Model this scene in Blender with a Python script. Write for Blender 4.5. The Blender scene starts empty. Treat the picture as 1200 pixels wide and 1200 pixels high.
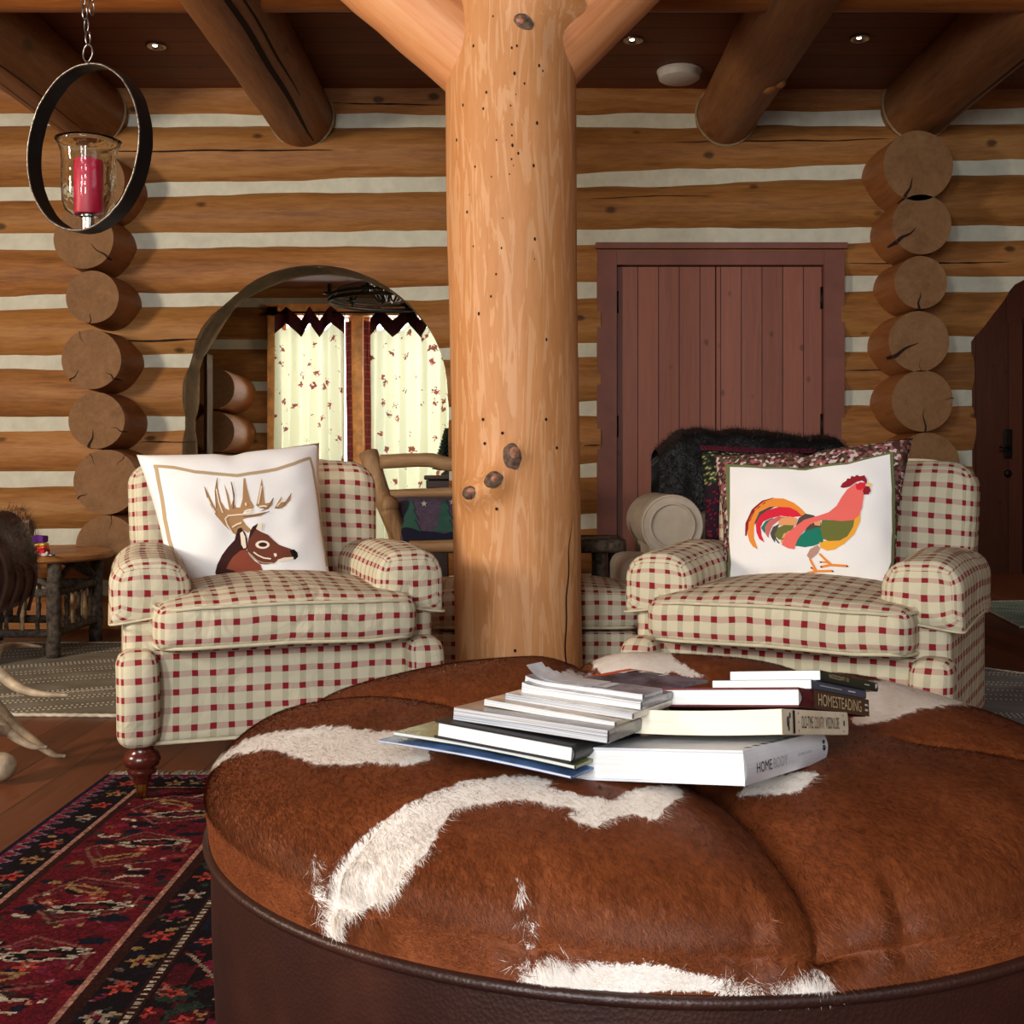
import bpy, bmesh, math, random
import numpy as np
from mathutils import Vector, Matrix, noise, geometry

random.seed(7)
S = bpy.context.scene
C = S.collection
PI = math.pi
F, CX, CY, H = 1350.0, 608.0, 555.0, 0.92       # focal length in px, vanishing point, eye height

# ---------------------------------------------------------------- camera, world, lights, exposure
cd = bpy.data.cameras.new('camera'); cam = bpy.data.objects.new('camera', cd); C.objects.link(cam)
cam.location = (0, 0, H); cam.rotation_euler = (PI/2, 0, 0)
cd.sensor_width = 36; cd.lens = 36*F/1200
cd.shift_x = (600-CX)/1200; cd.shift_y = (CY-600)/1200
cd.clip_start = 0.05
S.camera = cam
S.view_settings.view_transform = 'Standard'; S.view_settings.look = 'None'
S.view_settings.gamma = 1; S.view_settings.use_curve_mapping = False
S.view_settings.exposure = 0.45

def lin(c):
    return tuple(((v/255)/12.92 if v/255 <= .04045 else ((v/255+.055)/1.055)**2.4) for v in c)
def rgba(c): return lin(c) + (1,)

w = bpy.data.worlds.new('world'); S.world = w; w.use_nodes = True
bg = w.node_tree.nodes['Background']; bg.inputs[0].default_value = rgba((225,232,240)); bg.inputs[1].default_value = 0.28

def area(name, loc, target, sx, sy, power, col, spread=None):
    l = bpy.data.lights.new(name, 'AREA'); l.shape = 'RECTANGLE'; l.size = sx; l.size_y = sy
    l.energy = power; l.color = col
    if spread: l.spread = spread
    o = bpy.data.objects.new(name, l); C.objects.link(o); o.location = loc
    o.rotation_euler = (Vector(target)-Vector(loc)).to_track_quat('-Z', 'Y').to_euler()
    return o
area('window_light_behind_a', (-1.9, -2.2, 1.9), (0.0, 4.0, 0.9), .55, 1.7, 80, (.99, .985, .97))
area('window_light_behind_b', (-.5, -2.3, 1.9), (0.2, 4.0, 0.9), .55, 1.7, 66, (.99, .985, .97))
area('window_light_left', (-4.2, 1.4, 2.0), (-.6, 6.9, 1.4), .5, .7, 115, (1.0, .86, .68))
area('window_light_right', (2.6, -1.0, 2.3), (0.6, 2.6, 0.4), 1.6, 1.2, 9, (.93, .97, 1.0))
area('daylight_outside_window', (-1.35, 11.3, 1.9), (-1.2, 9.6, 1.6), 2.2, 2.2, 92, (1.0, .99, .93))
area('dining_room_fill', (-.7, 8.3, 2.2), (-2.3, 7.6, 1.0), .4, .4, 9, (1.0, .82, .6))  # added fill light, brightens the left arch reveal and the far wall
area('hall_fill', (3.6, 8.2, 2.6), (4.2, 10.6, .8), .5, .5, 14, (1.0, .86, .7))  # added fill light so the hall door reads; no fixture is modelled here

def P(px, py, D): return Vector(((px-CX)*D/F, D, H-(py-CY)*D/F))
def proj(v): return (CX+F*v[0]/v[1], CY-F*(v[2]-H)/v[1])

# ---------------------------------------------------------------- node helpers
class NT:
    def __init__(s, name):
        s.m = bpy.data.materials.new(name); s.m.use_nodes = True
        s.t = s.m.node_tree; s.b = s.t.nodes['Principled BSDF']; s.out = s.t.nodes['Material Output']
    def n(s, typ, **kw):
        x = s.t.nodes.new(typ)
        for k, v in kw.items():
            if k.startswith('i_'):
                k = k[2:]; k = int(k) if k.isdigit() else k.replace('_', ' ')
                s.set(x.inputs[k], v)
            else: setattr(x, k, v)
        return x
    def set(s, inp, v):
        if isinstance(v, bpy.types.NodeSocket): s.t.links.new(v, inp)
        elif isinstance(v, bpy.types.Node): s.t.links.new(v.outputs[0], inp)
        else: inp.default_value = v
    def math(s, op, a, b=0.0, c=None):
        x = s.n('ShaderNodeMath', operation=op); s.set(x.inputs[0], a); s.set(x.inputs[1], b)
        if c is not None: s.set(x.inputs[2], c)
        return x.outputs[0]
    def coord(s, which='Object', scale=(1,1,1), loc=(0,0,0)):
        tc = s.n('ShaderNodeTexCoord'); mp = s.n('ShaderNodeMapping'); s.set(mp.inputs[0], tc.outputs[which])
        mp.inputs['Scale'].default_value = scale; mp.inputs['Location'].default_value = loc
        return mp.outputs[0]
    def noise(s, vec, scale=5, detail=4, rough=.55, dist=0):
        x = s.n('ShaderNodeTexNoise'); s.set(x.inputs['Vector'], vec)
        x.inputs['Scale'].default_value = scale; x.inputs['Detail'].default_value = detail
        x.inputs['Roughness'].default_value = rough; x.inputs['Distortion'].default_value = dist
        return x.outputs[0]
    def ramp(s, fac, stops):
        x = s.n('ShaderNodeValToRGB'); s.set(x.inputs[0], fac); cr = x.color_ramp
        while len(cr.elements) < len(stops): cr.elements.new(.5)
        for e, (p, c) in zip(cr.elements, stops):
            e.position = p; e.color = rgba(c) if len(c) == 3 and max(c) > 1 else tuple(c)+(1,)*(4-len(c))
        return x.outputs[0]
    def mix(s, fac, a, b, mode='MIX'):
        x = s.n('ShaderNodeMix', data_type='RGBA', blend_type=mode)
        s.set(x.inputs[0], fac); s.set(x.inputs[6], a); s.set(x.inputs[7], b)
        return x.outputs[2]
    def bump(s, height, strength=.3, dist=.01):
        x = s.n('ShaderNodeBump'); s.set(x.inputs['Height'], height)
        x.inputs['Strength'].default_value = strength; x.inputs['Distance'].default_value = dist
        s.t.links.new(x.outputs[0], s.b.inputs['Normal']); return x
    def fin(s, col=None, rough=.6, metal=0, spec=.4):
        if col is not None: s.set(s.b.inputs['Base Color'], col)
        s.set(s.b.inputs['Roughness'], rough); s.b.inputs['Metallic'].default_value = metal
        s.b.inputs['Specular IOR Level'].default_value = spec
        return s.m

def plain(name, c, rough=.6, metal=0, spec=.4, var=.12, scale=30, bump=0.0):
    t = NT(name); v = t.coord()
    n = t.noise(v, scale, 4)
    a = tuple(max(0, x*(1-var)) for x in c); b = tuple(min(255, x*(1+var)) for x in c)
    col = t.ramp(n, [(.3, a), (.7, b)])
    if bump: t.bump(n, bump, .004)
    return t.fin(col, rough, metal, spec)

def logwood(name, cols, axis, rough=.55, knots=.5, blotch=0, tint=True, kscale=1.0, bump=.25):
    """peeled log: grain stretched along axis (0 x, 1 y, 2 z)"""
    t = NT(name)
    st = [1, 1, 1]; st[axis] = .1
    v = t.coord(scale=tuple(st))
    fine = t.noise(v, 38, 6, .6, .6); wide = t.noise(v, 5.5, 3, .55, 1.2)
    big = t.noise(t.coord(), 1.6, 2)
    streak = t.noise(v, 120, 3, .6, .3)
    f = t.math('ADD', t.math('MULTIPLY', fine, .36), t.math('ADD', t.math('MULTIPLY', wide, .44), t.math('MULTIPLY', streak, .20)))
    col = t.ramp(f, [(.37, cols[0]), (.5, cols[1]), (.62, cols[2])])
    col = t.mix(t.math('MULTIPLY', big, .35), col, rgba(cols[0]))
    if blotch:
        bl = t.noise(v, 16, 4, .5, 3.2)
        bf = t.math('GREATER_THAN', bl, .56)
        bs = t.n('ShaderNodeMapRange'); t.set(bs.inputs[0], bl)
        bs.inputs[1].default_value = .53; bs.inputs[2].default_value = .57
        col = t.mix(t.math('MULTIPLY', bs.outputs[0], blotch), col, rgba(cols[3]))
    ks = [1, 1, 1]; ks[axis] = .62
    vo = t.n('ShaderNodeTexVoronoi', feature='F1'); t.set(vo.inputs['Vector'], t.coord(scale=tuple(ks)))
    vo.inputs['Scale'].default_value = 3.1*kscale; vo.inputs['Randomness'].default_value = 1
    kd = t.math('ADD', vo.outputs['Distance'], t.math('MULTIPLY', fine, .04))
    k = t.n('ShaderNodeMapRange'); t.set(k.inputs[0], kd)
    k.inputs[1].default_value = .15; k.inputs[2].default_value = .085; k.inputs[3].default_value = 0; k.inputs[4].default_value = knots
    col = t.mix(k.outputs[0], col, rgba(tuple(x*.38 for x in cols[0])))
    if tint:
        at = t.n('ShaderNodeAttribute', attribute_name='tint')
        col = t.mix(1.0, col, at.outputs[0], 'MULTIPLY')
    t.bump(t.math('SUBTRACT', f, k.outputs[0]), bump, .012)
    return t.fin(col, rough, 0, .35)

M = {}
M['log'] = logwood('log_wood', [(130,84,42), (168,114,60), (188,138,82)], 0, .6, .8, bump=.55, kscale=1.55)
M['log_y'] = logwood('beam_wood', [(108,66,36), (138,90,50), (158,108,64)], 1, .5, .6, tint=False)
M['log_end'] = logwood('log_end_grain', [(116,84,54), (134,98,64), (146,110,76)], 1, .8, .0, tint=False)
M['log_cut'] = plain('log_cut_dark', (150, 124, 86), .85, var=.1)
M['post'] = logwood('post_wood', [(196,134,80), (210,148,94), (220,160,108), (236,188,144)], 2, .5, .0, blotch=.42, tint=False, bump=.12)
M['brace'] = logwood('brace_wood', [(196,128,78), (214,148,98), (226,166,118)], 0, .5, .15, tint=False)
M['crack'] = plain('wood_crack_dark', (38, 20, 10), .9)
M['knot'] = plain('knot_grey', (98, 78, 64), .8, var=.35, scale=60, bump=.6)
M['knot_pink'] = plain('knot_heart', (158, 112, 90), .8, var=.3, scale=70)
M['chink'] = plain('chinking_plaster', (206, 206, 188), .9, var=.04, scale=14, bump=.15)

def planks(name, c0, c1, axis, pitch, groove=.05, rough=.5, gcol=(30,14,8), stretch=None, bump=.4, off=0.0):
    """boards side by side along `axis`, grooves between them"""
    t = NT(name); tc = t.n('ShaderNodeTexCoord'); sp = t.n('ShaderNodeSeparateXYZ'); t.set(sp.inputs[0], tc.outputs['Object'])
    q = t.math('ADD', t.math('DIVIDE', sp.outputs[axis], pitch), off)
    fr = t.math('FRACT', q); fl = t.math('FLOOR', q)
    wn = t.n('ShaderNodeTexWhiteNoise', noise_dimensions='1D'); t.set(wn.inputs['W'], fl)
    st = stretch or (1, 1, .08)
    v = t.coord(scale=st); n = t.noise(v, 34, 5, .6, .5)
    f = t.math('ADD', t.math('MULTIPLY', n, .6), t.math('MULTIPLY', wn.outputs[0], .4))
    col = t.ramp(f, [(.25, c0), (.75, c1)])
    vo = t.n('ShaderNodeTexVoronoi'); t.set(vo.inputs['Vector'], t.coord(scale=tuple(.7 if s < .5 else 1 for s in st)))
    vo.inputs['Scale'].default_value = 7
    k = t.n('ShaderNodeMapRange'); t.set(k.inputs[0], vo.outputs['Distance'])
    k.inputs[1].default_value = .13; k.inputs[2].default_value = .05; k.inputs[4].default_value = .55
    col = t.mix(k.outputs[0], col, rgba(tuple(x*.5 for x in c0)))
    g = t.math('LESS_THAN', fr, groove)
    col = t.mix(g, col, rgba(gcol))
    t.bump(t.math('SUBTRACT', n, t.math('MULTIPLY', g, 3)), bump, .004)
    return t.fin(col, rough, 0, .4)
M['ceil'] = planks('ceiling_planks', (96,52,28), (124,70,38), 1, .19, .04, .6, (40,20,10), (.08, 1, 1))
M['floor'] = planks('floor_boards', (84,44,24), (118,66,38), 0, .14, .03, .42, (35,17,9), (1, .08, 1))
M['door'] = planks('red_door_boards', (132,80,66), (160,100,82), 0, .1235, .045, .5, (62,26,20), (1, 1, .08), off=.27)
M['door_trim'] = plain('door_trim_red', (126, 78, 68), .5, var=.05, scale=9)
M['hall_door'] = planks('hall_door_boards', (64,32,22), (86,46,32), 0, .30, .02, .45, (25,12,8), (1, 1, .08))
M['black_iron'] = plain('black_iron', (22, 21, 22), .5, .6, .5, bump=.3)
M['steel'] = plain('chain_steel', (150, 150, 152), .3, 1.0, .5)
M['nickel'] = plain('brushed_nickel', (190, 186, 178), .25, 1.0, .5)
M['brass'] = plain('brass', (190, 150, 80), .3, 1.0, .5)
M['white_plastic'] = plain('white_plastic', (205, 205, 200), .5, var=.02)

# ---------------------------------------------------------------- mesh builder
class MB:
    def __init__(s): s.v = []; s.f = []; s.uv = []; s.mi = []; s.tint = None
    def add(s, verts, faces, uvs=None, mi=0):
        o = len(s.v); s.v += [tuple(p) for p in verts]
        for k, f in enumerate(faces):
            s.f.append(tuple(i+o for i in f)); s.mi.append(mi)
            s.uv.append(uvs[k] if uvs else None)
        return s
    def box(s, lo, hi, mi=0, mat=None):
        x0,y0,z0 = lo; x1,y1,z1 = hi
        vs = [(x0,y0,z0),(x1,y0,z0),(x1,y1,z0),(x0,y1,z0),(x0,y0,z1),(x1,y0,z1),(x1,y1,z1),(x0,y1,z1)]
        if mat: vs = [mat @ Vector(q) for q in vs]
        return s.add(vs, [(0,3,2,1),(4,5,6,7),(0,1,5,4),(1,2,6,5),(2,3,7,6),(3,0,4,7)], mi=mi)
    def grid(s, fn, nu, nv, closed_u=False, closed_v=False, uvf=None, mi=0, flip=False):
        vs = []; fs = []; us = []
        NU = nu if closed_u else nu+1; NV = nv if closed_v else nv+1
        for i in range(NU):
            for j in range(NV): vs.append(fn(i/nu, j/nv))
        for i in range(nu):
            for j in range(nv):
                a = i*NV+j; b = ((i+1) % NU)*NV+j; c = ((i+1) % NU)*NV+(j+1) % NV; d = i*NV+(j+1) % NV
                q = (a, b, c, d); uq = [(i/nu, j/nv), ((i+1)/nu, j/nv), ((i+1)/nu, (j+1)/nv), (i/nu, (j+1)/nv)]
                if flip: q = q[::-1]; uq = uq[::-1]
                fs.append(q); us.append([uvf(*p) for p in uq] if uvf else uq)
        return s.add(vs, fs, us, mi)
    def tube(s, pts, rad, n=10, caps=True, mi=0, capmi=None, wob=0, closed=False):
        pts = [Vector(p) for p in pts]; m = len(pts)
        if not isinstance(rad, (list, tuple)): rad = [rad]*m
        vs = []; fs = []; us = []; up = None; L = 0
        prev = None
        for i, p in enumerate(pts):
            if closed: d = pts[(i+1) % m]-pts[i-1]
            else: d = pts[min(i+1, m-1)]-pts[max(i-1, 0)]
            d.normalize()
            if up is None:
                up = Vector((0,0,1)) if abs(d.z) < .9 else Vector((1,0,0))
            sd = d.cross(up); sd.normalize(); up = sd.cross(d); up.normalize()
            for k in range(n):
                a = 2*PI*k/n; r = rad[i]
                if wob: r *= 1+wob*noise.noise(Vector((math.cos(a)*1.3, math.sin(a)*1.3, i*.35))+p*3)
                vs.append(p+(sd*math.cos(a)+up*math.sin(a))*r)
        segs = m if closed else m-1
        for i in range(segs):
            ii = (i+1) % m
            L2 = L+(pts[ii]-pts[i]).length
            for k in range(n):
                kk = (k+1) % n
                fs.append((i*n+k, i*n+kk, ii*n+kk, ii*n+k))
                us.append([(L, k/n), (L, (k+1)/n), (L2, (k+1)/n), (L2, k/n)])
            L = L2
        s.add(vs, fs, us, mi)
        if caps and not closed:
            o = len(s.v)-len(vs); cm = mi if capmi is None else capmi
            s.f.append(tuple(o+k for k in range(n))[::-1]); s.uv.append(None); s.mi.append(cm)
            s.f.append(tuple(o+(m-1)*n+k for k in range(n))); s.uv.append(None); s.mi.append(cm)
        return s
    def lathe(s, prof, c=(0,0,0), n=24, mi=0):
        c = Vector(c)
        vs = []; fs = []
        for r, z in prof:
            for k in range(n): vs.append(c+Vector((r*math.cos(2*PI*k/n), r*math.sin(2*PI*k/n), z)))
        m = len(prof)
        for i in range(m-1):
            for k in range(n):
                kk = (k+1) % n; fs.append((i*n+k, i*n+kk, (i+1)*n+kk, (i+1)*n+k))
        if prof[0][0] > 1e-5: fs.append(tuple(range(n))[::-1])
        if prof[-1][0] > 1e-5: fs.append(tuple((m-1)*n+k for k in range(n)))
        return s.add(vs, fs, None, mi)
    def ball(s, c, r, n=12, mi=0, sc=(1,1,1)):
        c = Vector(c)
        return s.grid(lambda u, v: c+Vector((r*sc[0]*math.sin(PI*v)*math.cos(2*PI*u), r*sc[1]*math.sin(PI*v)*math.sin(2*PI*u), r*sc[2]*math.cos(PI*v))), n, n//2+2, True, mi=mi, flip=True)
    def rbox(s, lo, hi, r, n=6, fn=None, mi=0, seg=4, uvo=(0,0)):
        lo = Vector(lo); hi = Vector(hi); c = (lo+hi)/2; h = (hi-lo)/2
        def axis(hh):
            rr = min(r, hh*.999)
            a = [-hh+rr*k/seg for k in range(seg)]
            return a+[-hh+rr+(2*(hh-rr))*k/n for k in range(n)]+[hh-rr+rr*k/seg for k in range(seg)]+[hh]
        def rnd(p):
            q = Vector([max(-(h[i]-min(r,h[i])), min(h[i]-min(r,h[i]), p[i])) for i in range(3)])
            d = p-q
            rr = min(r, *h)
            if d.length > 1e-9:
                # map square corner region to round
                m = max(abs(d[0]), abs(d[1]), abs(d[2])); k = sum(1 for t in d if abs(t) > 1e-9)
                d = d.normalized()*m
            x = q+d+c
            return Vector(fn(x)) if fn else x
        for ax in range(3):
            a, b = [(1,2),(0,2),(0,1)][ax]
            A = axis(h[a]); B = axis(h[b])
            for sg in (-1, 1):
                vs = []; fs = []; us = []
                for i in A:
                    for j in B:
                        p = Vector((0,0,0)); p[ax] = sg*h[ax]; p[a] = i; p[b] = j
                        vs.append(rnd(p))
                nb = len(B)
                for i in range(len(A)-1):
                    for j in range(nb-1):
                        q = [i*nb+j, (i+1)*nb+j, (i+1)*nb+j+1, i*nb+j+1]
                        u = [(A[i]+c[a], B[j]+c[b]), (A[i+1]+c[a], B[j]+c[b]), (A[i+1]+c[a], B[j+1]+c[b]), (A[i]+c[a], B[j+1]+c[b])]
                        fl = (sg > 0) if ax == 1 else (sg < 0)
                        if fl: q = q[::-1]; u = u[::-1]
                        fs.append(tuple(q)); us.append([(x+uvo[0], y+uvo[1]) for x, y in u])
                s.add(vs, fs, us, mi)
        return s
    def build(s, name, mats, parent=None, loc=None, smooth=True, weld=True, angle=None, kind=None):
        me = bpy.data.meshes.new(name)
        off = Vector(parent['_o']) if (parent is not None and '_o' in parent and loc is None) else (Vector(loc) if loc is not None else Vector((0,0,0)))
        me.from_pydata([(p[0]-off.x, p[1]-off.y, p[2]-off.z) for p in s.v], [], s.f)
        uvl = me.uv_layers.new(name='UVMap')
        buf = []
        for k, f in enumerate(s.f):
            u = s.uv[k]
            if u: buf += [c for p in u for c in p]
            else: buf += [0.0]*(2*len(f))
        uvl.data.foreach_set('uv', buf)
        me.polygons.foreach_set('material_index', s.mi)
        if s.tint is not None:
            ca = me.color_attributes.new('tint', 'FLOAT_COLOR', 'POINT')
            ca.data.foreach_set('color', [c for t in s.tint for c in (t[0], t[1], t[2], 1)])
        if weld:
            bm = bmesh.new(); bm.from_mesh(me)
            bmesh.ops.remove_doubles(bm, verts=bm.verts, dist=2e-5)
            bm.to_mesh(me); bm.free()
        me.polygons.foreach_set('use_smooth', [smooth]*len(me.polygons))
        if not isinstance(mats, (list, tuple)): mats = [mats]
        for m in mats: me.materials.append(m)
        o = bpy.data.objects.new(name, me); C.objects.link(o)
        if angle is not None:
            try: me.set_sharp_from_angle(angle=math.radians(angle))
            except Exception: pass
        if parent is not None:
            o.parent = parent
        elif loc is not None: o.location = off
        if kind: o['kind'] = kind
        return o

def tag(o, label=None, cat=None, group=None, kind=None):
    if label: o['label'] = label
    if cat: o['category'] = cat
    if group: o['group'] = group
    if kind: o['kind'] = kind
    return o
def thing(name, label, cat, loc=(0,0,0), rotz=0, group=None, world=False):
    o = bpy.data.objects.new(name, None); C.objects.link(o); o.empty_display_size = .1
    o.location = loc; o.rotation_euler = (0, 0, rotz)
    if world: o['_o'] = tuple(loc)          # parts given in world coordinates
    return tag(o, label, cat, group)
def kids(o): return [c for c in bpy.data.objects if c.parent == o]
def copy_tree(o, parent=None):
    c = o.copy(); C.objects.link(c); c.parent = parent
    for ch in kids(o): copy_tree(ch, c)
    return c
def interp(x, xs, ys):
    return float(np.interp(x, xs, ys))
def text_mesh(txt, size=1.0, ext=0.0):
    cu = bpy.data.curves.new('t', 'FONT'); cu.body = txt; cu.size = size; cu.extrude = ext
    cu.align_x = 'LEFT'; cu.resolution_u = 4
    o = bpy.data.objects.new('t', cu); C.objects.link(o)
    dg = bpy.context.evaluated_depsgraph_get()
    me = bpy.data.meshes.new_from_object(o.evaluated_get(dg))
    vs = [v.co.copy() for v in me.vertices]; fs = [tuple(p.vertices) for p in me.polygons]
    bpy.data.objects.remove(o); bpy.data.curves.remove(cu); bpy.data.meshes.remove(me)
    return vs, fs
def place_text(mb, txt, origin, ex, ey, width, height, mi=0, nrm=None, off=.0006):
    """letters fitted in a width x height box at origin along unit axes ex, ey"""
    vs, fs = text_mesh(txt)
    if not vs: return
    x0 = min(v.x for v in vs); x1 = max(v.x for v in vs); y0 = min(v.y for v in vs); y1 = max(v.y for v in vs)
    n = nrm or Vector(ex).cross(Vector(ey)).normalized()
    mb.add([Vector(origin)+Vector(ex)*((v.x-x0)/(x1-x0)*width)+Vector(ey)*((v.y-y0)/(y1-y0)*height)+n*off for v in vs], fs, mi=mi)
def smooth_curve(pts, n=8):
    """Catmull-Rom through 3-D points"""
    pts = [Vector(p) for p in pts]; out = []
    q = [pts[0]*2-pts[1]]+pts+[pts[-1]*2-pts[-2]]
    for i in range(1, len(q)-2):
        a, b, c, d = q[i-1], q[i], q[i+1], q[i+2]
        for k in range(n):
            t = k/n
            out.append(.5*((2*b)+(c-a)*t+(2*a-5*b+4*c-d)*t*t+(3*b-a-3*c+d)*t**3))
    out.append(pts[-1]); return out
# ================================================================ STRUCTURE
WY = 7.0            # centre plane of the log wall
def XW(px, D=6.9): return (px-CX)*D/F
def ZW(py, D=6.9): return H-(py-CY)*D/F
KX = [XW(p) for p in (0, 250, 680, 1000, 1200)]
CH = [(66,66,70,72,70), (142,142,143,139,137), (227,220,212,203,197), (285,283,278,275,273), (355,351,341,334,334),
      (425,422,411,404,402), (497,495,480,467,467), (562,560,551,540,535), (630,625,612,600,600), (690,688,680,670,670), (765,765,765,765,765)]
def row(i, x):
    zt = ZW(interp(x, KX, CH[i])); zb = ZW(interp(x, KX, CH[i+1]))
    c = (zt+zb)/2; r = (zt-zb)/2
    c += .006*noise.noise(Vector((x*1.1, i*7.3, 0))); r *= 1+.05*noise.noise(Vector((x*1.7, i*3.1, 5)))
    return c, r

def prism(poly, y0, y1):
    """closed prism from an XZ outline"""
    n = len(poly); vs = [(x, y0, z) for x, z in poly]+[(x, y1, z) for x, z in poly]
    fs = [tuple(range(n)), tuple(range(2*n-1, n-1, -1))]+[(i, n+i, n+(i+1) % n, (i+1) % n) for i in range(n)]
    return vs, fs
def temp(vs, fs, mat):
    me = bpy.data.meshes.new('tmp'); me.from_pydata([tuple(v) for v in vs], [], fs)
    bm = bmesh.new(); bm.from_mesh(me); bmesh.ops.recalc_face_normals(bm, faces=bm.faces); bm.to_mesh(me); bm.free()
    me.materials.append(mat); o = bpy.data.objects.new('tmp', me); C.objects.link(o); return o
def cut(o, cutters):
    for c in cutters:
        m = o.modifiers.new('b', 'BOOLEAN'); m.operation = 'DIFFERENCE'; m.object = c; m.solver = 'EXACT'
        try: m.material_mode = 'TRANSFER'
        except Exception: pass
    bpy.context.view_layer.update()
    dg = bpy.context.evaluated_depsgraph_get()
    me = bpy.data.meshes.new_from_object(o.evaluated_get(dg))
    vs = [v.co.copy() for v in me.vertices]; fs = [tuple(p.vertices) for p in me.polygons]
    names = [m.name if m else '' for m in me.materials]; mi = [p.material_index for p in me.polygons]
    bpy.data.objects.remove(o)
    return vs, fs, [names[k] if k < len(names) else '' for k in mi]

# opening outlines on the wall plane
arcp = [(221, 800), (219, 690), (217.5, 620), (217, 560), (217.3, 510), (218, 475)]
arcp += [(372-154*math.cos(a), 466-153*math.sin(a)) for a in [PI*k/28 for k in range(1, 28)]]
arcp += [(526, 475), (526.5, 560), (526, 800)]
arch1 = [(XW(x), ZW(y)) for x, y in arcp]
arch2 = [(XW(x), ZW(y)) for x, y in [(1139,800),(1138,470),(1137,401),(1158,370),(1188,334),(1225,315),(1280,304),(1335,315),(1390,350),(1420,401),(1420,800)]]
doorh = [(XW(x), ZW(y)) for x, y in [(703,800),(703,296),(982,296),(982,800)]]
cutters = []
for poly in (arch1, arch2, doorh):
    cutters.append(temp(*prism(poly, 6.3, 7.7), M['log_cut']))

wall = MB(); tints = []
def addt(vs, fs, names, t, main):
    n0 = len(wall.v)
    for f, nm in zip(fs, names):
        pass
    wall.v += [tuple(v) for v in vs]
    for f, nm in zip(fs, names):
        wall.f.append(tuple(i+n0 for i in f)); wall.uv.append(None)
        wall.mi.append(2 if nm == M['log_cut'].name else main)
    tints.extend([t]*len(vs))
for i in range(len(CH)-1):
    pts = []; rad = []
    x = -4.9
    while x < 5.4:
        c, r = row(i, x); pts.append(Vector((x, WY, c))); rad.append(r*1.0); x += .09
    mb = MB(); mb.tube(pts, rad, 26, wob=.035)
    o = temp(mb.v, mb.f, M['log'])
    vs, fs, nm = cut(o, cutters)
    g = random.uniform(.86, 1.08)
    addt(vs, fs, nm, (g, g*random.uniform(.95, 1.02), g*random.uniform(.9, 1.02)), 0)
mb = MB(); mb.box((-4.9, WY-.113, -.02), (5.3, WY+.113, 3.3))
vs, fs, nm = cut(temp(mb.v, mb.f, M['chink']), cutters); addt(vs, fs, ['' if False else n for n in nm], (1,1,1), 1)
for c in cutters: bpy.data.objects.remove(c)
# long drying cracks along some logs
def crack(i, x0, x1, dz, wdt=.006, seed=0):
    vs = []; fs = []; n = 40
    for k in range(n+1):
        x = x0+(x1-x0)*k/n; c, r = row(i, x); z = dz*r+.012*noise.noise(Vector((x*3, seed, i)))
        w_ = wdt*math.sin(PI*k/n)**.5*(1+.6*noise.noise(Vector((x*11, seed, 3))))+.0004
        for s_ in (-1, 1):
            zz = z+s_*w_; y = WY-math.sqrt(max(r*r-zz*zz, 0))*1.012-.002
            vs.append((x, y, c+zz))
    for k in range(n): fs.append((2*k, 2*k+2, 2*k+3, 2*k+1))
    wall.add(vs, fs, mi=3); tints.extend([(1,1,1)]*len(vs))
crack(1, XW(120), XW(395), -.02, .005, 1); crack(1, XW(790), XW(1040), .12, .004, 2); crack(4, XW(150), XW(238), -.35, .006, 3)
crack(0, XW(385), XW(520), -.55, .003, 4); crack(3, XW(990), XW(1180), -.2, .004, 5); crack(5, XW(985), XW(1045), .0, .003, 6)
crack(2, XW(690), XW(830), .3, .0025, 7); crack(6, XW(683), XW(702), -.2, .004, 8); crack(6, XW(170), XW(235), .3, .003, 9)
wall.tint = tints
wb = wall.build('wall_back', [M['log'], M['chink'], M['log_cut'], M['crack']], weld=False, angle=35, kind='structure')

# crossing log ends stacked up in front of the wall
def log_end(px, py, r, seed, L=.30, cracks=(), D=6.52):
    c = P(px, py, D); R_ = r*D/F
    mb = MB()
    pts = [Vector((c.x, D+(WY-D)*k/8, c.z)) for k in range(9)]
    mb.tube(pts, [R_*(1.0+.012*k) for k in range(9)], 40, wob=.02, capmi=1)
    for (a0, ln, wd) in cracks:
        a = math.radians(a0); d = Vector((math.cos(a), 0, math.sin(a))); s_ = Vector((-d.z, 0, d.x))
        vs = []; n = 6
        for k in range(n+1):
            q = k/n; rr = R_*(1-ln*(1-q)); wv = s_*(.005*math.sin(seed+q*7))
            w_ = wd*(.15+.85*q)
            vs += [c+d*rr+s_*w_+wv+Vector((0,-.0025,0)), c+d*rr-s_*w_+wv+Vector((0,-.0025,0))]
        mb.add(vs, [(2*k, 2*k+1, 2*k+3, 2*k+2) for k in range(n)], mi=2)
        e = c+d*R_*1.02
        mb.add([e+s_*wd, e-s_*wd, e-s_*wd*.3+Vector((0,.22,0)), e+s_*wd*.3+Vector((0,.22,0))], [(0,1,2,3)], mi=2)
    o = mb.build('log_end', [M['log_y2'], M['log_end'], M['crack']], wb, weld=False, angle=40)
    return o
M['log_y2'] = logwood('log_end_side', [(120,72,36), (150,94,48), (165,108,60)], 1, .6, .2, tint=False)
for a in [(109,212,37,1,(( -60,.6,.004),)), (98,280,35,2,((-38,.7,.006),)), (108,348,31,3,((-95,.4,.004),)), (107,421,35,4,((-135,.45,.005),(-40,.35,.005),(115,.5,.0015))),
          (113,493,33,5,((-105,.65,.009),(-22,.4,.004))), (124,565,38,6,((-150,.35,.004),(55,.4,.002),(120,.4,.002))), (125,640,36,7,((80,.5,.002),))]:
    log_end(a[0], a[1], a[2], a[3], cracks=a[4])
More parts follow.
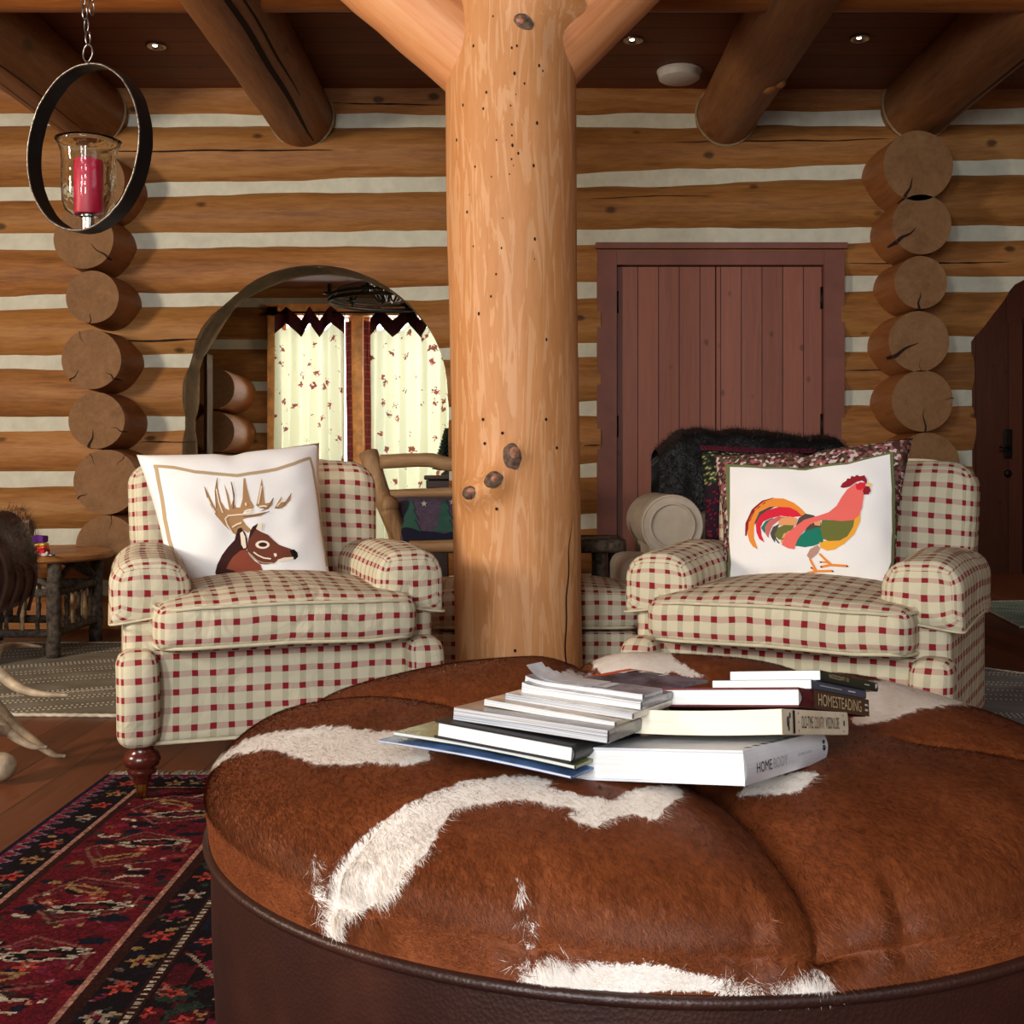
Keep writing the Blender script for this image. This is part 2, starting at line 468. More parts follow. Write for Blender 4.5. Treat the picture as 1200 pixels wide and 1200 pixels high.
for a in [(1076,194,41,11,((-112,.6,.010),)), (1080,263,35,12,((-145,.75,.012),)), (1079,331,31,13,((-95,.6,.008),)), (1077,400,35.5,14,((-150,.95,.012),(-88,.4,.002))),
          (1081,470,36,15,((-85,.75,.006),(5,.3,.003))), (1087,545,38,16,())]:
    log_end(a[0], a[1], a[2], a[3], cracks=a[4])

MB().box((-5.2, -3.2, -.12), (5.6, 13.4, 0)).build('floor', M['floor'], smooth=False, kind='structure')
MB().box((-5.2, -3.2, 3.2), (5.6, 7.2, 3.32)).build('ceiling', M['ceil'], smooth=False, kind='structure')
def side_logs(name, x, y0, y1, col):
    mb = MB(); tn = []
    for i in range(10):
        z = .17+i*.345
        n0 = len(mb.v); mb.tube([Vector((x, y0+(y1-y0)*k/20, z)) for k in range(21)], .172, 16, wob=.03)
        g = random.uniform(.9, 1.05); tn += [(g, g, g)]*(len(mb.v)-n0)
    n0 = len(mb.v); mb.box((x-.1, y0, 0), (x+.1, y1, 3.25), mi=1); tn += [(1,1,1)]*(len(mb.v)-n0)
    mb.tint = tn
    mb.build(name, [col, M['chink']], weld=False, angle=35, kind='structure')
M['log_side'] = logwood('side_log_wood', [(150,86,38), (186,117,56), (208,142,78)], 1, .5, .75)
side_logs('wall_left', -5.0, -3.0, 13.2, M['log_side'])
side_logs('wall_right', 5.35, -3.0, 13.2, M['log_side'])

M['collar'] = plain('collar_caulk', (150, 128, 98), .9)
# ceiling beams running towards the back wall
def beam(px, py, rpx, label, cr=None, knot=False, Dn=1.0, slope=0, taper=1.0):
    D = 6.72; e = P(px, py, D); r = rpx*D/F
    t = thing('ceiling_beam', label, 'beam', (e.x, D, e.z), world=True)
    mb = MB(); n = 34
    pts = [Vector((e.x+slope*(D+.2-(D+.2+(Dn-D-.2)*k/n)), D+.2+(Dn-D-.2)*k/n, e.z)) for k in range(n+1)]
    mb.tube(pts, [r*(1+.1*k/n*taper) for k in range(n+1)], 30, wob=.03)
    if cr:
        for (ang, k0, k1, wd) in cr:
            vs = []; a = math.radians(ang)
            for k in range(k0, k1+1):
                q = (k-k0)/(k1-k0); p = pts[k]; rr = r*(1+.1*k/n)*1.012; aa = a+.12*noise.noise(Vector((k*.25, px, 0)))
                w_ = wd*math.sin(PI*min(.98, max(.02, q)))**.5
                for s_ in (-1, 1):
                    b = aa+s_*w_/r; vs.append(p+Vector((math.cos(b)*rr, 0, math.sin(b)*rr)))
            mb.add(vs, [(2*k, 2*k+1, 2*k+3, 2*k+2) for k in range(k1-k0)], mi=1)
    mb.build('log', [M['log_y'], M['crack']], t, weld=False, angle=60)
    if knot:
        k = MB(); b = pts[6]+Vector((math.cos(-1.25)*r*.96, 0, math.sin(-1.25)*r*.96)); k.ball(b, .045, 10, sc=(1,1.3,.7)); k.ball(b+Vector((.04,-.05,.01)), .03, 10)
        k.build('knot', M['log_y'], t)
    rg = MB(); rg.tube([Vector((e.x+(r+.006)*math.cos(a), D+.10+.012*math.sin(3*a), e.z+(r+.006)*math.sin(a))) for a in [2*PI*k/40 for k in range(40)]], .008, 6, closed=True)
    rg.build('plaster_collar', M['collar'], t)
    return t
beam(98, 125, 41, 'thick ceiling beam in the top left corner, above the candle lantern', [(-70, 2, 15, .004), (-100, 0, 10, .003)], slope=.0)
beam(350, 130, 37, 'split ceiling beam between the candle lantern and the post', [(-62, 1, 17, .014), (-45, 5, 14, .006)])
beam(855, 128, 35, 'knotty ceiling beam right of the smoke detector', knot=True)
beam(1083, 116, 41, 'ceiling beam in the top right corner above the stacked log ends', [(-75, 1, 22, .006)])
t = thing('cross_beam', 'cross beam log under the planked ceiling along the top edge of view', 'beam', (0, 5.02, 3.05), world=True)
mb = MB(); mb.tube([Vector((-4.95+10.2*k/60, 5.02, 3.095)) for k in range(61)], .155, 24, wob=.03); mb.build('log', M['log_x'] if 'log_x' in M else logwood('cross_beam_wood', [(120,66,28), (150,88,38), (172,108,52)], 0, .5, .5, tint=False), t, weld=False)

# recessed downlights and smoke detector
def downlight(px, py, label):
    D = (3.2-H)*F/(CY-py); c = P(px, py, D)
    t = thing('recessed_downlight', label, 'ceiling light', (c.x, c.y, 3.2), world=True, group='recessed ceiling downlights')
    MB().lathe([(.028,-.001),(.052,-.002),(.054,-.008),(.046,-.012),(.036,-.010),(.030,-.002)], (c.x, c.y, 3.2), 28).build('trim_ring', M['nickel'], t, weld=False)
    em = bpy.data.materials.get('lamp_glow')
    if not em:
        nt = NT('lamp_glow'); nt.b.inputs['Emission Color'].default_value = rgba((255,240,215)); nt.b.inputs['Emission Strength'].default_value = 6; em = nt.fin(rgba((250,240,220)))
    MB().lathe([(.0,-.006),(.012,-.005),(.013,.0)], (c.x-.006, c.y, 3.2), 14).build('bulb', em, t, weld=False)
downlight(183, 53, 'small recessed downlight between the two left beams')
downlight(742, 46, 'small recessed downlight right of the post brace')
downlight(1008, 44, 'small recessed downlight between the two right beams')
D = 6.52; c = P(796, 100, D)
t = thing('smoke_detector', 'round white smoke detector on the ceiling beside the right beam', 'smoke detector', (c.x, D, 3.2), world=True)
MB().lathe([(.118,0),(.12,-.02),(.115,-.045),(.10,-.055),(0,-.06)], (c.x, D, 3.2), 32).build('body', M['white_plastic'], t, angle=40)
MB().lathe([(.127,0),(.127,-.008),(.118,-.010)], (c.x, D, 3.2), 32).build('mounting_ring', M['white_plastic'], t)

# ---------------------------------------------------------------- red double door in the back wall
x0, x1 = XW(703), XW(982); zt = ZW(296)
FY = 6.86
fr = MB()
fr.box((x0-.02, FY-.03, 0), (x0+.095, FY+.2, zt-.0)); fr.box((x1-.10, FY-.03, 0), (x1+.02, FY+.2, zt)); fr.box((x0+.096, FY-.028, zt-.085), (x1-.101, FY+.2, zt-.001)); fr.box((x0-.03, FY-.045, zt+.01), (x1+.035, FY+.2, zt+.045))
dr = fr.build('door_1', M['door_trim'], smooth=False, kind='structure', weld=False)
xm = (x0+x1)/2+.0
L0, L1 = x0+.10, x1-.105; xm = XW(838)
for a, b in ((L0, xm-.004), (xm+.004, L1)):
    MB().box((a, FY+.015, .02), (b, FY+.06, zt-.09)).build('door_leaf', M['door'], dr, smooth=False)
for px, py in ((L0, 355), (L0, 500), (L1, 350), (L1, 498)):
    z = ZW(py); MB().tube([Vector((px, FY+.008, z-.065)), Vector((px, FY+.008, z+.065))], .009, 10).build('hinge', M['black_iron'], dr)
MB().box((x0+.09, FY+.07, 0), (x1-.09, FY+.12, zt)).build('door_back', M['crack'], dr, smooth=False)

# ---------------------------------------------------------------- dining room beyond the arch
FW = 9.75
def far_wall(x0, x1, holes):
    mb = MB(); tn = []; D = FW-.15
    cs = [355-49*k for k in range(-8, 3)]; cs = [501+49*k for k in range(-6, 6)]
    cut_ = [temp(*prism(h, FW-.6, FW+.6), M['log_cut']) for h in holes]
    def put(vs, fs, main, g):
        n0 = len(mb.v); mb.v.extend([tuple(v) for v in vs])
        for f in fs: mb.f.append(tuple(i+n0 for i in f)); mb.uv.append(None); mb.mi.append(main)
        tn.extend([(g, g, g)]*len(vs))
    for c0, c1 in zip(cs[:-1], cs[1:]):
        za = H-(c0-CY)*D/F; zb = H-(c1-CY)*D/F
        m2 = MB(); m2.tube([Vector((x0+(x1-x0)*k/30, FW, (za+zb)/2)) for k in range(31)], (za-zb)/2, 20, wob=.03)
        vs, fs, nm = cut(temp(m2.v, m2.f, M['log']), cut_); put(vs, fs, 0, random.uniform(.85, 1.0))
    m2 = MB(); m2.box((x0, FW-.11, 0), (x1, FW+.11, 3.2)); vs, fs, nm = cut(temp(m2.v, m2.f, M['chink']), cut_); put(vs, fs, 1, 1)
    for c in cut_: bpy.data.objects.remove(c)
    mb.tint = tn
    return mb.build('wall_dining', [M['log'], M['chink']], weld=False, angle=35, kind='structure')
def XF(px, D=9.6): return (px-CX)*D/F
def ZF(py, D=9.6): return H-(py-CY)*D/F
wx0, wx1, wz0, wz1 = XF(320), XF(575), ZF(668), ZF(364)
wd = far_wall(-4.9, 2.0, [[(wx0, wz0), (wx0, wz1), (wx1, wz1), (wx1, wz0)]])
for k, py in enumerate((429, 452+50, 428+120)):
    pass
for py in (455, 506, 555, 602):
    D = 8.9; c = P(251, py, D); mb = MB(); mb.tube([Vector((c.x, D+(FW-D)*k/4, c.z)) for k in range(5)], 24*D/F, 28, wob=.02, capmi=1)
    mb.build('log_end', [M['log_y2'], M['log_end']], wd, weld=False, angle=40)
MB().box((-4.9, 7.19, 2.46), (2.0, 10.2, 2.56)).build('ceiling_dining', M['ceil'], smooth=False, kind='structure')
mb = MB(); mb.box((1.55, 7.19, 0), (1.75, 13.2, 3.2)); mb.build('wall_hall', M['chink'], smooth=False, kind='structure')
MB().box((1.75, 7.19, 2.75), (5.6, 13.2, 2.85)).build('ceiling_hall', M['ceil'], smooth=False, kind='structure')
M['dark_trim'] = plain('dark_trim_wood', (74, 44, 32), .6)
# door edge just inside the arch
a = P(243, 0, 8.2)
MB().box((a.x-.012, 8.15, 0), (a.x+.012, 8.3, ZW(415, 8.2))).build('trim_1', M['dark_trim'], smooth=False, kind='structure')

# window with timber frame, plaid edge panels and floral curtains
M['win_wood'] = plain('window_frame_wood', (226, 156, 92), .45, var=.15, scale=12)
g = NT('window_glass'); g.b.inputs['Transmission Weight'].default_value = 1; g.b.inputs['IOR'].default_value = 1.02
M['glass_pane'] = g.fin((1,1,1,1), .0, 0, .3)
fb = MB(); y0, y1 = FW-.19, FW+.12
for a, b in (((wx0-.04, y0, wz0-.05), (wx0+.045, y1, wz1+.03)), ((wx1-.045, y0, wz0-.05), (wx1+.04, y1, wz1+.03)), ((wx0-.04, y0, wz1-.045), (wx1+.04, y1, wz1+.05)), ((wx0-.04, y0, wz0-.06), (wx1+.04, y1, wz0+.03))):
    fb.box(a, b)
mx = XF(418); fb.box((mx-.045, y0+.05, wz0), (mx+.05, y1, wz1))
wn = fb.build('window_1', M['win_wood'], smooth=False, kind='structure', weld=False)
for a, b in ((wx0+.04, mx-.04), (mx+.045, wx1-.04)):
    s_ = MB(); s_.box((a, FW-.03, wz0), (a+.045, FW+.03, wz1)); s_.box((b-.045, FW-.03, wz0), (b, FW+.03, wz1)); s_.box((a, FW-.03, wz1-.05), (b, FW+.03, wz1)); s_.box((a, FW-.03, wz0), (b, FW+.03, wz0+.05))
    s_.build('sash', M['win_wood'], wn, smooth=False, weld=False)
    MB().box((a+.04, FW-.004, wz0), (b-.04, FW+.004, wz1)).build('window_pane', M['glass_pane'], wn, smooth=False)
# pale garden haze seen through the panes: a low hedge outside
def floral(name):
    t = NT(name); v = t.coord('UV')
    vo = t.n('ShaderNodeTexVoronoi'); t.set(vo.inputs['Vector'], v); vo.inputs['Scale'].default_value = 8.5
    n = t.noise(v, 42, 3, .6)
    d = t.math('ADD', vo.outputs['Distance'], t.math('MULTIPLY', t.math('SUBTRACT', n, .5), 1.0))
    f = t.math('LESS_THAN', d, .20)
    n2 = t.noise(v, 26, 2)
    pc = t.ramp(n2, [(.35, (84,70,50)), (.5, (130,34,34)), (.62, (150,50,46))])
    col = t.mix(t.math('MULTIPLY', f, .95), rgba((226,230,200)), pc)
    tr = t.n('ShaderNodeBsdfTranslucent'); t.set(tr.inputs[0], col)
    t.set(t.b.inputs['Base Color'], col); t.b.inputs['Roughness'].default_value = .9
    ms = t.n('ShaderNodeMixShader'); ms.inputs[0].default_value = .55
    t.set(ms.inputs[1], t.b.outputs[0]); t.set(ms.inputs[2], tr.outputs[0]); t.set(t.out.inputs[0], ms.outputs[0])
    return t.m
M['floral'] = floral('floral_curtain_cotton')
t = NT('plaid_curtain_lining'); v = t.coord('UV', (1,1,1)); sp = t.n('ShaderNodeSeparateXYZ'); t.set(sp.inputs[0], v)
a1 = t.math('LESS_THAN', t.math('FRACT', t.math('MULTIPLY', sp.outputs[1], 17)), .15); a2 = t.math('LESS_THAN', t.math('FRACT', t.math('MULTIPLY', sp.outputs[0], 17)), .2)
col = t.mix(t.math('MULTIPLY', t.math('MAXIMUM', a1, a2), .5), rgba((112,24,26)), rgba((190,120,90)))
tr = t.n('ShaderNodeBsdfTranslucent'); t.set(tr.inputs[0], col); t.set(t.b.inputs['Base Color'], col)
ms = t.n('ShaderNodeMixShader'); ms.inputs[0].default_value = .3; t.set(ms.inputs[1], t.b.outputs[0]); t.set(ms.inputs[2], tr.outputs[0]); t.set(t.out.inputs[0], ms.outputs[0])
M['plaid'] = t.m
M['maroon'] = plain('maroon_curtain_header', (70, 18, 24), .9)
def curtain(pa, pb, ya, yb, label, nf, side):
    D = 9.42; xa, xb = XF(pa, D), XF(pb, D); za, zb = ZF(ya, D), ZF(yb, D)
    t = thing('curtain', label, 'curtain', ((xa+xb)/2, D, zb), world=True, group='floral curtains at the dining room window')
    wd_ = xb-xa
    def amp(u, v): return .03+.03*v
    def f(u, v):
        ph = 2*PI*nf*u+1.2*noise.noise(Vector((u*3, v*.8, pa)))
        z = za+(zb-za)*v
        zz = z+(.030*math.cos(2*PI*nf*u)-.02)*(1-v)**6
        return Vector((xa+wd_*u+.012*math.sin(ph*2)*v+.02*noise.noise(Vector((u*2, v*2, 7)))*v, D+amp(u, v)*math.sin(ph), zz))
    mb = MB(); mb.grid(f, 90, 30, uvf=lambda u, v: (u*wd_*1.3+pa*.37, v*(za-zb)+pa*.11))
    mb.build('panel', M['floral'], t, weld=False)
    hd = MB()
    def fh(u, v):
        p = f(u, 0); q_ = u*(nf-.5)+.12*math.sin(u*9+pa); tri = abs((q_ % 1)-.5)*2
        top = za+.045+.055*(1-tri)*1.0-.03
        return Vector((p.x, p.y-.010, top+.075-.14*v-.055*tri))
    hd.grid(fh, 90, 4); hd.build('header', M['maroon'], t, weld=False)
    # plaid leading edge
    ed = MB(); xe = xb if side > 0 else xa
    ed.grid(lambda u, v: Vector((xe+side*(.055*u)-(.02 if side < 0 else .0)*0+.02*math.sin(v*3)*v, D+.02+.03*math.sin(u*5+v*2), za+.03+(zb-za)*v)), 8, 24, uvf=lambda u, v: (u*.3, v*2))
    ed.build('plaid_lining', M['plaid'], t, weld=False)
curtain(322, 404, 380, 668, 'floral curtain left of the orange window mullion', 3.5, 1)
curtain(434, 545, 380, 668, 'floral curtain between the window mullion and the post', 4.5, -1)
t = thing('curtain_rod', 'thin dark curtain rod above the floral curtains', 'curtain rod', (XF(420), 9.4, ZF(368, 9.4)), world=True)
mb = MB(); mb.tube([Vector((XF(312, 9.4), 9.4, ZF(366, 9.4))), Vector((XF(570, 9.4), 9.4, ZF(366, 9.4)))], .008, 8); mb.build('pole', M['black_iron'], t)
for px in (338, 372, 392, 402, 450, 478, 510): mb = MB(); mb.tube([Vector((XF(px, 9.4)+.014*math.cos(a), 9.4, ZF(369, 9.4)+.018*math.sin(a))) for a in [2*PI*k/12 for k in range(12)]], .003, 5, closed=True); mb.build('curtain_ring', M['black_iron'], t)
# iron chandelier
D = 8.3; c = P(455, 354, D)
t = thing('iron_chandelier', 'black wrought iron chandelier hanging in front of the curtained window', 'chandelier', (c.x, D, c.z), world=True)
mb = MB(); R_ = .42
mb.tube([c+Vector((R_*math.cos(a), R_*math.sin(a), 0)) for a in [2*PI*k/40 for k in range(40)]], .014, 8, closed=True)
mb.tube([c+Vector((R_*math.cos(a), R_*math.sin(a), .035)) for a in [2*PI*k/40 for k in range(40)]], .010, 8, closed=True); mb.build('ring', M['black_iron'], t)
for k in range(6):
    a = 2*PI*k/6+.3; d = Vector((math.cos(a), math.sin(a), 0)); b = MB()
    b.tube(smooth_curve([c+d*R_, c+d*R_*.8+Vector((0,0,.09)), c+d*.17+Vector((0,0,.12)), c+d*.06+Vector((0,0,.0)), c+d*.02+Vector((0,0,.1))], 6), .009, 8); b.build('arm', M['black_iron'], t)
    b = MB(); b.lathe([(.0,0),(.045,.01),(.05,.018),(.016,.02),(.016,.08),(0,.08)], c+d*R_+Vector((0,0,.03)), 14); b.build('candle_cup', M['black_iron'], t)
mb = MB(); mb.lathe([(.02,0),(.03,.05),(.015,.1),(.015,2.62-c.z)], c, 12); mb.build('stem', M['black_iron'], t)

# ---------------------------------------------------------------- hall door seen through the right opening
DH = 10.6
def XH(px): return (px-CX)*DH/F
def ZH(py): return H-(py-CY)*DH/F
hd = MB(); hd.box((XH(1110), DH, 0), (XH(1198), DH+.06, 2.3)).build('door_2', M['hall_door'], smooth=False, kind='structure')
MB().box((1.75, DH+.04, 0), (5.6, DH+.3, 3.0)).build('wall_hall_end', M['hall_door'], smooth=False, kind='structure')
MB().box((XH(1199), DH-.03, 0), (XH(1218), DH+.08, 2.35)).build('door_trim', M['hall_door'], hd if False else bpy.data.objects['door_2'], smooth=False)
hx = XH(1181)
MB().rbox((hx-.038, DH-.016, ZH(537)), (hx+.038, DH, ZH(503)), .012, 2).build('lock_plate', M['black_iron'], bpy.data.objects['door_2'])
mb = MB(); mb.tube([Vector((hx, DH-.015, ZH(524))), Vector((hx, DH-.06, ZH(524))), Vector((hx-.10, DH-.065, ZH(524)))], .011, 8); mb.build('door_handle', M['black_iron'], bpy.data.objects['door_2'])
mb = MB(); mb.lathe([(.036,0),(.036,.01),(.02,.02),(0,.02)], (0,0,0), 16)
mb.v = [(hx+x, DH-z, ZH(555)+y) for x, y, z in mb.v]; mb.build('deadbolt', M['black_iron'], bpy.data.objects['door_2'])
# ================================================================ POST WITH BRACES
PD = 4.2
def pc(py): return interp(py, [-200, 100, 400, 760, 860], [598, 598.5, 602, 608.5, 609.5])
def pr(py): return interp(py, [-200, 20, 100, 400, 760, 860], [77, 76, 76.5, 75, 74.5, 75])
BUMPS = [(668, 26, .075, .075, .36), (640, 26, .034, .07, .4), (612, 24, .016, .05, .25), (600, 537, .020, .055, .2), (582, 565, .034, .05, .2), (558, 579, .036, .045, .2), (570, 575, .014, .06, .35), (676, 40, .02, .1, .3)]
def post_at(a, z):
    py = CY-(z-H)*F/PD; r = pr(py)*PD/F; cx = (pc(py)-CX)*PD/F
    r *= 1+.018*noise.noise(Vector((math.cos(a)*1.2, math.sin(a)*1.2, z*1.3)))+.006*noise.noise(Vector((math.cos(a)*5, math.sin(a)*5, z*3)))
    for bx, by, h, sz, sa in BUMPS:
        ba = -PI/2+math.asin(max(-.97, min(.97, (bx-pc(by))/pr(by)))); bz = H-(by-CY)*PD/F
        da = (a-ba+PI) % (2*PI)-PI
        r += h*math.exp(-(da/sa)**2-((z-bz)/sz)**2)
    return Vector((cx+r*math.cos(a), PD+r*math.sin(a), z))
def post_px(px, py, off=.0015):
    a = -PI/2+math.asin(max(-.99, min(.99, (px-pc(py))/pr(py)))); p = post_at(a, H-(py-CY)*(PD-.2*math.cos(a+PI/2))/F)
    n = Vector((math.cos(a), math.sin(a), 0)); return p+n*off, n, a
post = thing('log_post', 'thick peeled pale log post with knots rising behind the cowhide ottoman', 'post', (0, PD, 0), world=True)
mb = MB(); mb.grid(lambda u, v: post_at(-2*PI*u, 3.2*v), 96, 220, closed_u=True, flip=True)
mb.build('trunk', M['post'], post)
mb = MB()
for x, y in [(538,72),(472,173),(600,183),(617,176),(702,262),(690,244),(609,272),(641,307),(515,336),(613,345),(435,378),(505,393),(683,444),(414,499),(549,503),(599,570),(621,550),(605,592),(478,595),(533,631),(592,622),(459,692),(451,752),(570,775),(472,872),(566,879),(677,847),(676,917),(548,970),(531,1047),(490,1107),(716,1197),(672,592),(596,384),(600,450),(600,488),(602,522)]:
    px, py = 400+x/3, y/3; p, n, a = post_px(px, py); t_ = Vector((-n.y, n.x, 0)); s_ = .0038*random.uniform(.5, 1.5)
    mb.add([p+t_*s_*math.cos(q)*.8+Vector((0,0,1))*s_*math.sin(q)*1.3+n*(-.0006 if False else 0) for q in [2*PI*k/8 for k in range(8)]], [tuple(range(8))])
for x, y in [(568,492),(584,596),(638,492),(570,520),(604,761),(650,525),(590,508)]:
    p, n, a = post_px(x, y); t_ = Vector((-n.y, n.x, 0)); mb.add([p+t_*.0055*math.cos(q)+Vector((0,0,.006*math.sin(q))) for q in [2*PI*k/8 for k in range(8)]], [tuple(range(8))])
mb.build('worm_hole', M['crack'], post, smooth=False)['kind'] = 'stuff'
# drying crack low on the right side
mb = MB(); vs = []; pts = [(668,600),(665,640),(663,690),(661,730),(661,775),(661,850)]
for k in range(31):
    py = 600+8.2*k; px = interp(py, [q[1] for q in pts], [q[0] for q in pts])+.8*math.sin(k*.9); p, n, a = post_px(px, py, .002); t_ = Vector((-n.y, n.x, 0)); w_ = .0035*min(1, k/8)
    vs += [p-t_*w_, p+t_*w_]
mb.add(vs, [(2*k, 2*k+1, 2*k+3, 2*k+2) for k in range(30)]); mb.build('drying_crack', M['crack'], post)
def knot(px, py, rx, rz, m, rot=0, dome=.004):
    p, n, a = post_px(px, py, .001); t_ = Vector((-n.y, n.x, 0)); up = Vector((0,0,1)); mb = MB()
    cr, sr = math.cos(rot), math.sin(rot)
    e1 = t_*cr+up*sr; e2 = -t_*sr+up*cr
    def f(u, v):
        q = 2*PI*u; r_ = v*(1+.13*noise.noise(Vector((math.cos(q)*2, math.sin(q)*2, px))))
        pp = p+e1*(rx*r_*math.cos(q))+e2*(rz*r_*math.sin(q))
        da = (pp-p).dot(t_); 
        aa = a+da/.235; s_ = post_at(aa, pp.z); return s_+Vector((math.cos(aa), math.sin(aa), 0))*(.002+dome*(1-v*v))
    mb.grid(f, 28, 6, closed_u=True, flip=True); mb.build('knot', m, post)
knot(601, 535, .030, .046, M['knot'], .1); knot(603, 531, .017, .022, M['knot_pink'], 0, .012)
knot(583, 562, .028, .030, M['knot'], -.5, .006); knot(560, 577, .026, .024, M['knot'], 0, .006)
knot(562, 575, .015, .013, M['knot_pink'], 0, .011); knot(585, 560, .014, .018, M['knot_pink'], 0, .012)
knot(613, 31, .036, .024, M['knot'], -.5); knot(610, 29, .018, .016, M['knot_pink'], 0, .012); knot(670, 26, .022, .03, M['knot'], 0)
def brace(ax, ay, dx, dy, r, label):
    a = P(ax, ay, PD); d = Vector((dx, 0, -dy)).normalized()
    t = thing('log_brace', label, 'brace', tuple(a), world=True)
    mb = MB(); mb.tube([a+d*(1.35*k/24) for k in range(-1, 25)], [r*(1+.003*k) for k in range(26)], 40, wob=.025); mb.build('log', M['brace_l'] if dx < 0 else M['brace_r'], t, weld=False, angle=60)
def dirwood(name, d):
    """brace wood with grain along d (in the xz plane)"""
    t = NT(name); tc = t.n('ShaderNodeTexCoord'); mp = t.n('ShaderNodeMapping'); t.set(mp.inputs[0], tc.outputs['Object'])
    mp.inputs['Rotation'].default_value = (0, math.atan2(d[2], d[0]), 0); mp.inputs['Scale'].default_value = (1, 1, 1)
    m2 = t.n('ShaderNodeMapping'); t.set(m2.inputs[0], mp.outputs[0]); m2.inputs['Scale'].default_value = (.07, 1, 1)
    f = t.noise(m2.outputs[0], 26, 6, .6, .8); g_ = t.noise(m2.outputs[0], 7, 3, .5, 1)
    ff = t.math('ADD', t.math('MULTIPLY', f, .5), t.math('MULTIPLY', g_, .5))
    col = t.ramp(ff, [(.3, (188,118,72)), (.5, (222,152,100)), (.7, (234,176,128))]); t.bump(ff, .3, .008)
    return t.fin(col, .45, 0, .4)
M['brace_l'] = dirwood('brace_wood_left', (-.75, 0, .66)); M['brace_r'] = dirwood('brace_wood_right', (.7, 0, .71))
brace(560, 64, -.75, -.664, .175, 'diagonal log brace left of the post top')
brace(637, 60, .703, -.711, .165, 'diagonal log brace right of the post top')

# ================================================================ OTTOMAN
OX, OY, OR = .209, 1.88, .69
SEAMS = [(-80.4, 1.0, .3), (-128.8, .6, .80), (157, .45, .2), (98, .8, .3), (48, .6, .2), (-20, .35, .5), (-106.5, .45, .86), (-87, .35, .86), (-73, .4, .84), (-124, .3, .85)]
def otto(u, v):
    v = 1-(1-v)**2
    """u angle 0..1, v 0 centre .. 1 piping"""
    a = 2*PI*u; ph = min(v, 1)*PI/2
    rr = math.sin(ph)**.72; zz = max(0, math.cos(ph))**.52
    r = OR*rr+.018*math.sin(PI*min(1, max(0, (v-.55)/.45)))
    dip = .075*math.exp(-(rr/.42)**2)
    z = .378+.172*zz-dip
    lob = 0
    for sa, dep, r0 in SEAMS:
        da = (a-math.radians(sa)+PI) % (2*PI)-PI
        d = abs(da)*max(r, .05); f = min(1, max(0, (rr-r0)/.15)); f = f*f*(3-2*f)
        lob = max(lob, dep*f*(.026*math.exp(-(d/.012)**2)+.038*math.exp(-(d/.06)**2)))
    f1 = min(1, max(0.0, (1-v)/.06))
    lob *= f1
    z -= lob*(.4+.6*zz); r -= lob*(1-zz)*.9
    nz = .006*noise.noise(Vector((r*math.cos(a)*4, r*math.sin(a)*4, 1)))
    sy = math.sin(a); ys = 1.08 if sy > 0 else 1.0
    return Vector((OX+r*math.cos(a), OY+r*sy*ys, z+nz*zz+(.022*sy*min(1, r/.5)*zz if sy > 0 else 0)))
def z4(L): return [(220+x/2.4, 750+y/2.4) for x, y in L]
def z5(L): return [(700+x/2.4, 750+y/2.4) for x, y in L]
WHITE = [
 z4([(45,385),(60,355),(100,320),(160,280),(240,255),(330,248),(400,243),(450,242),(560,258),(650,262),(680,268),(680,340),(600,350),(540,345),(480,348),(430,355),(370,352),(320,335),(270,320),(240,305),(200,308),(150,318),(100,340),(65,368)]),
 z4([(370,750),(385,690),(420,630),(470,570),(540,515),(620,460),(700,425),(780,400),(860,382),(960,380),(1030,392),(1010,410),(1060,425),(1110,436),(1200,446)])+z5([(60,440),(100,420),(160,410),(230,412),(245,435),(200,470),(160,510),(110,490),(60,495),(0,525)])+z4([(1120,520),(1060,495),(1090,475),(1020,465),(960,448),(880,455),(800,465),(750,480),(710,530),(680,590),(620,650),(570,710),(500,760),(450,770),(430,800),(425,832),(395,830),(372,800)]),
 z4([(350,595),(363,600),(360,680),(376,735),(366,742),(348,690)]),
 [(603,1127),(620,1129),(641,1117),(662,1127),(687,1125),(720,1131),(742,1129),(783,1131),(808,1139),(837,1143),(867,1150),(896,1156),(925,1146),(950,1135),(971,1143),(977,1157),(967,1162),(700,1163),(640,1160),(610,1146)],
 [(606,1031),(611,1033),(618,1070),(623,1100),(624,1120),(620,1120),(615,1080)],
 z5([(385,440),(450,385),(560,370),(628,374),(600,400),(560,430),(500,436)]),
 z5([(715,240),(745,120),(800,110),(900,97),(1000,97),(1080,105),(1200,150),(1300,190),(1200,183),(1100,187),(1000,183),(900,198),(820,222),(770,237)]),
 z5([(-15,62),(30,28),(110,18),(205,20),(215,55),(260,80),(300,105),(240,105),(220,85),(150,112),(80,108),(20,108),(0,80)]),
 [(655,787),(668,785),(680,789),(708,795),(700,799),(668,797)],
 z4([(280,150),(400,122),(408,132),(320,153)]),
]
def poly_sd(px, py, poly):
    """signed distance (px), positive inside"""
    n = len(poly); d = np.full(px.shape, 1e9); ins = np.zeros(px.shape, bool)
    for i in range(n):
        x0, y0 = poly[i]; x1, y1 = poly[(i+1) % n]
        ex, ey = x1-x0, y1-y0; L = ex*ex+ey*ey+1e-9
        t = np.clip(((px-x0)*ex+(py-y0)*ey)/L, 0, 1)
        d = np.minimum(d, np.hypot(px-x0-t*ex, py-y0-t*ey))
        c = ((y0 > py) != (y1 > py)) & (px < (x1-x0)*(py-y0)/(y1-y0+1e-12)+x0)
        ins ^= c
    return np.where(ins, d, -d)
NU, NV = 420, 120
g = np.array([otto(i/NU, j/NV) for i in range(NU) for j in range(NV+1)])
px = CX+F*g[:, 0]/g[:, 1]; py = CY-F*(g[:, 2]-H)/g[:, 1]
sd = np.full(px.shape, -1e9)
for pl in WHITE: sd = np.maximum(sd, poly_sd(px, py, pl))
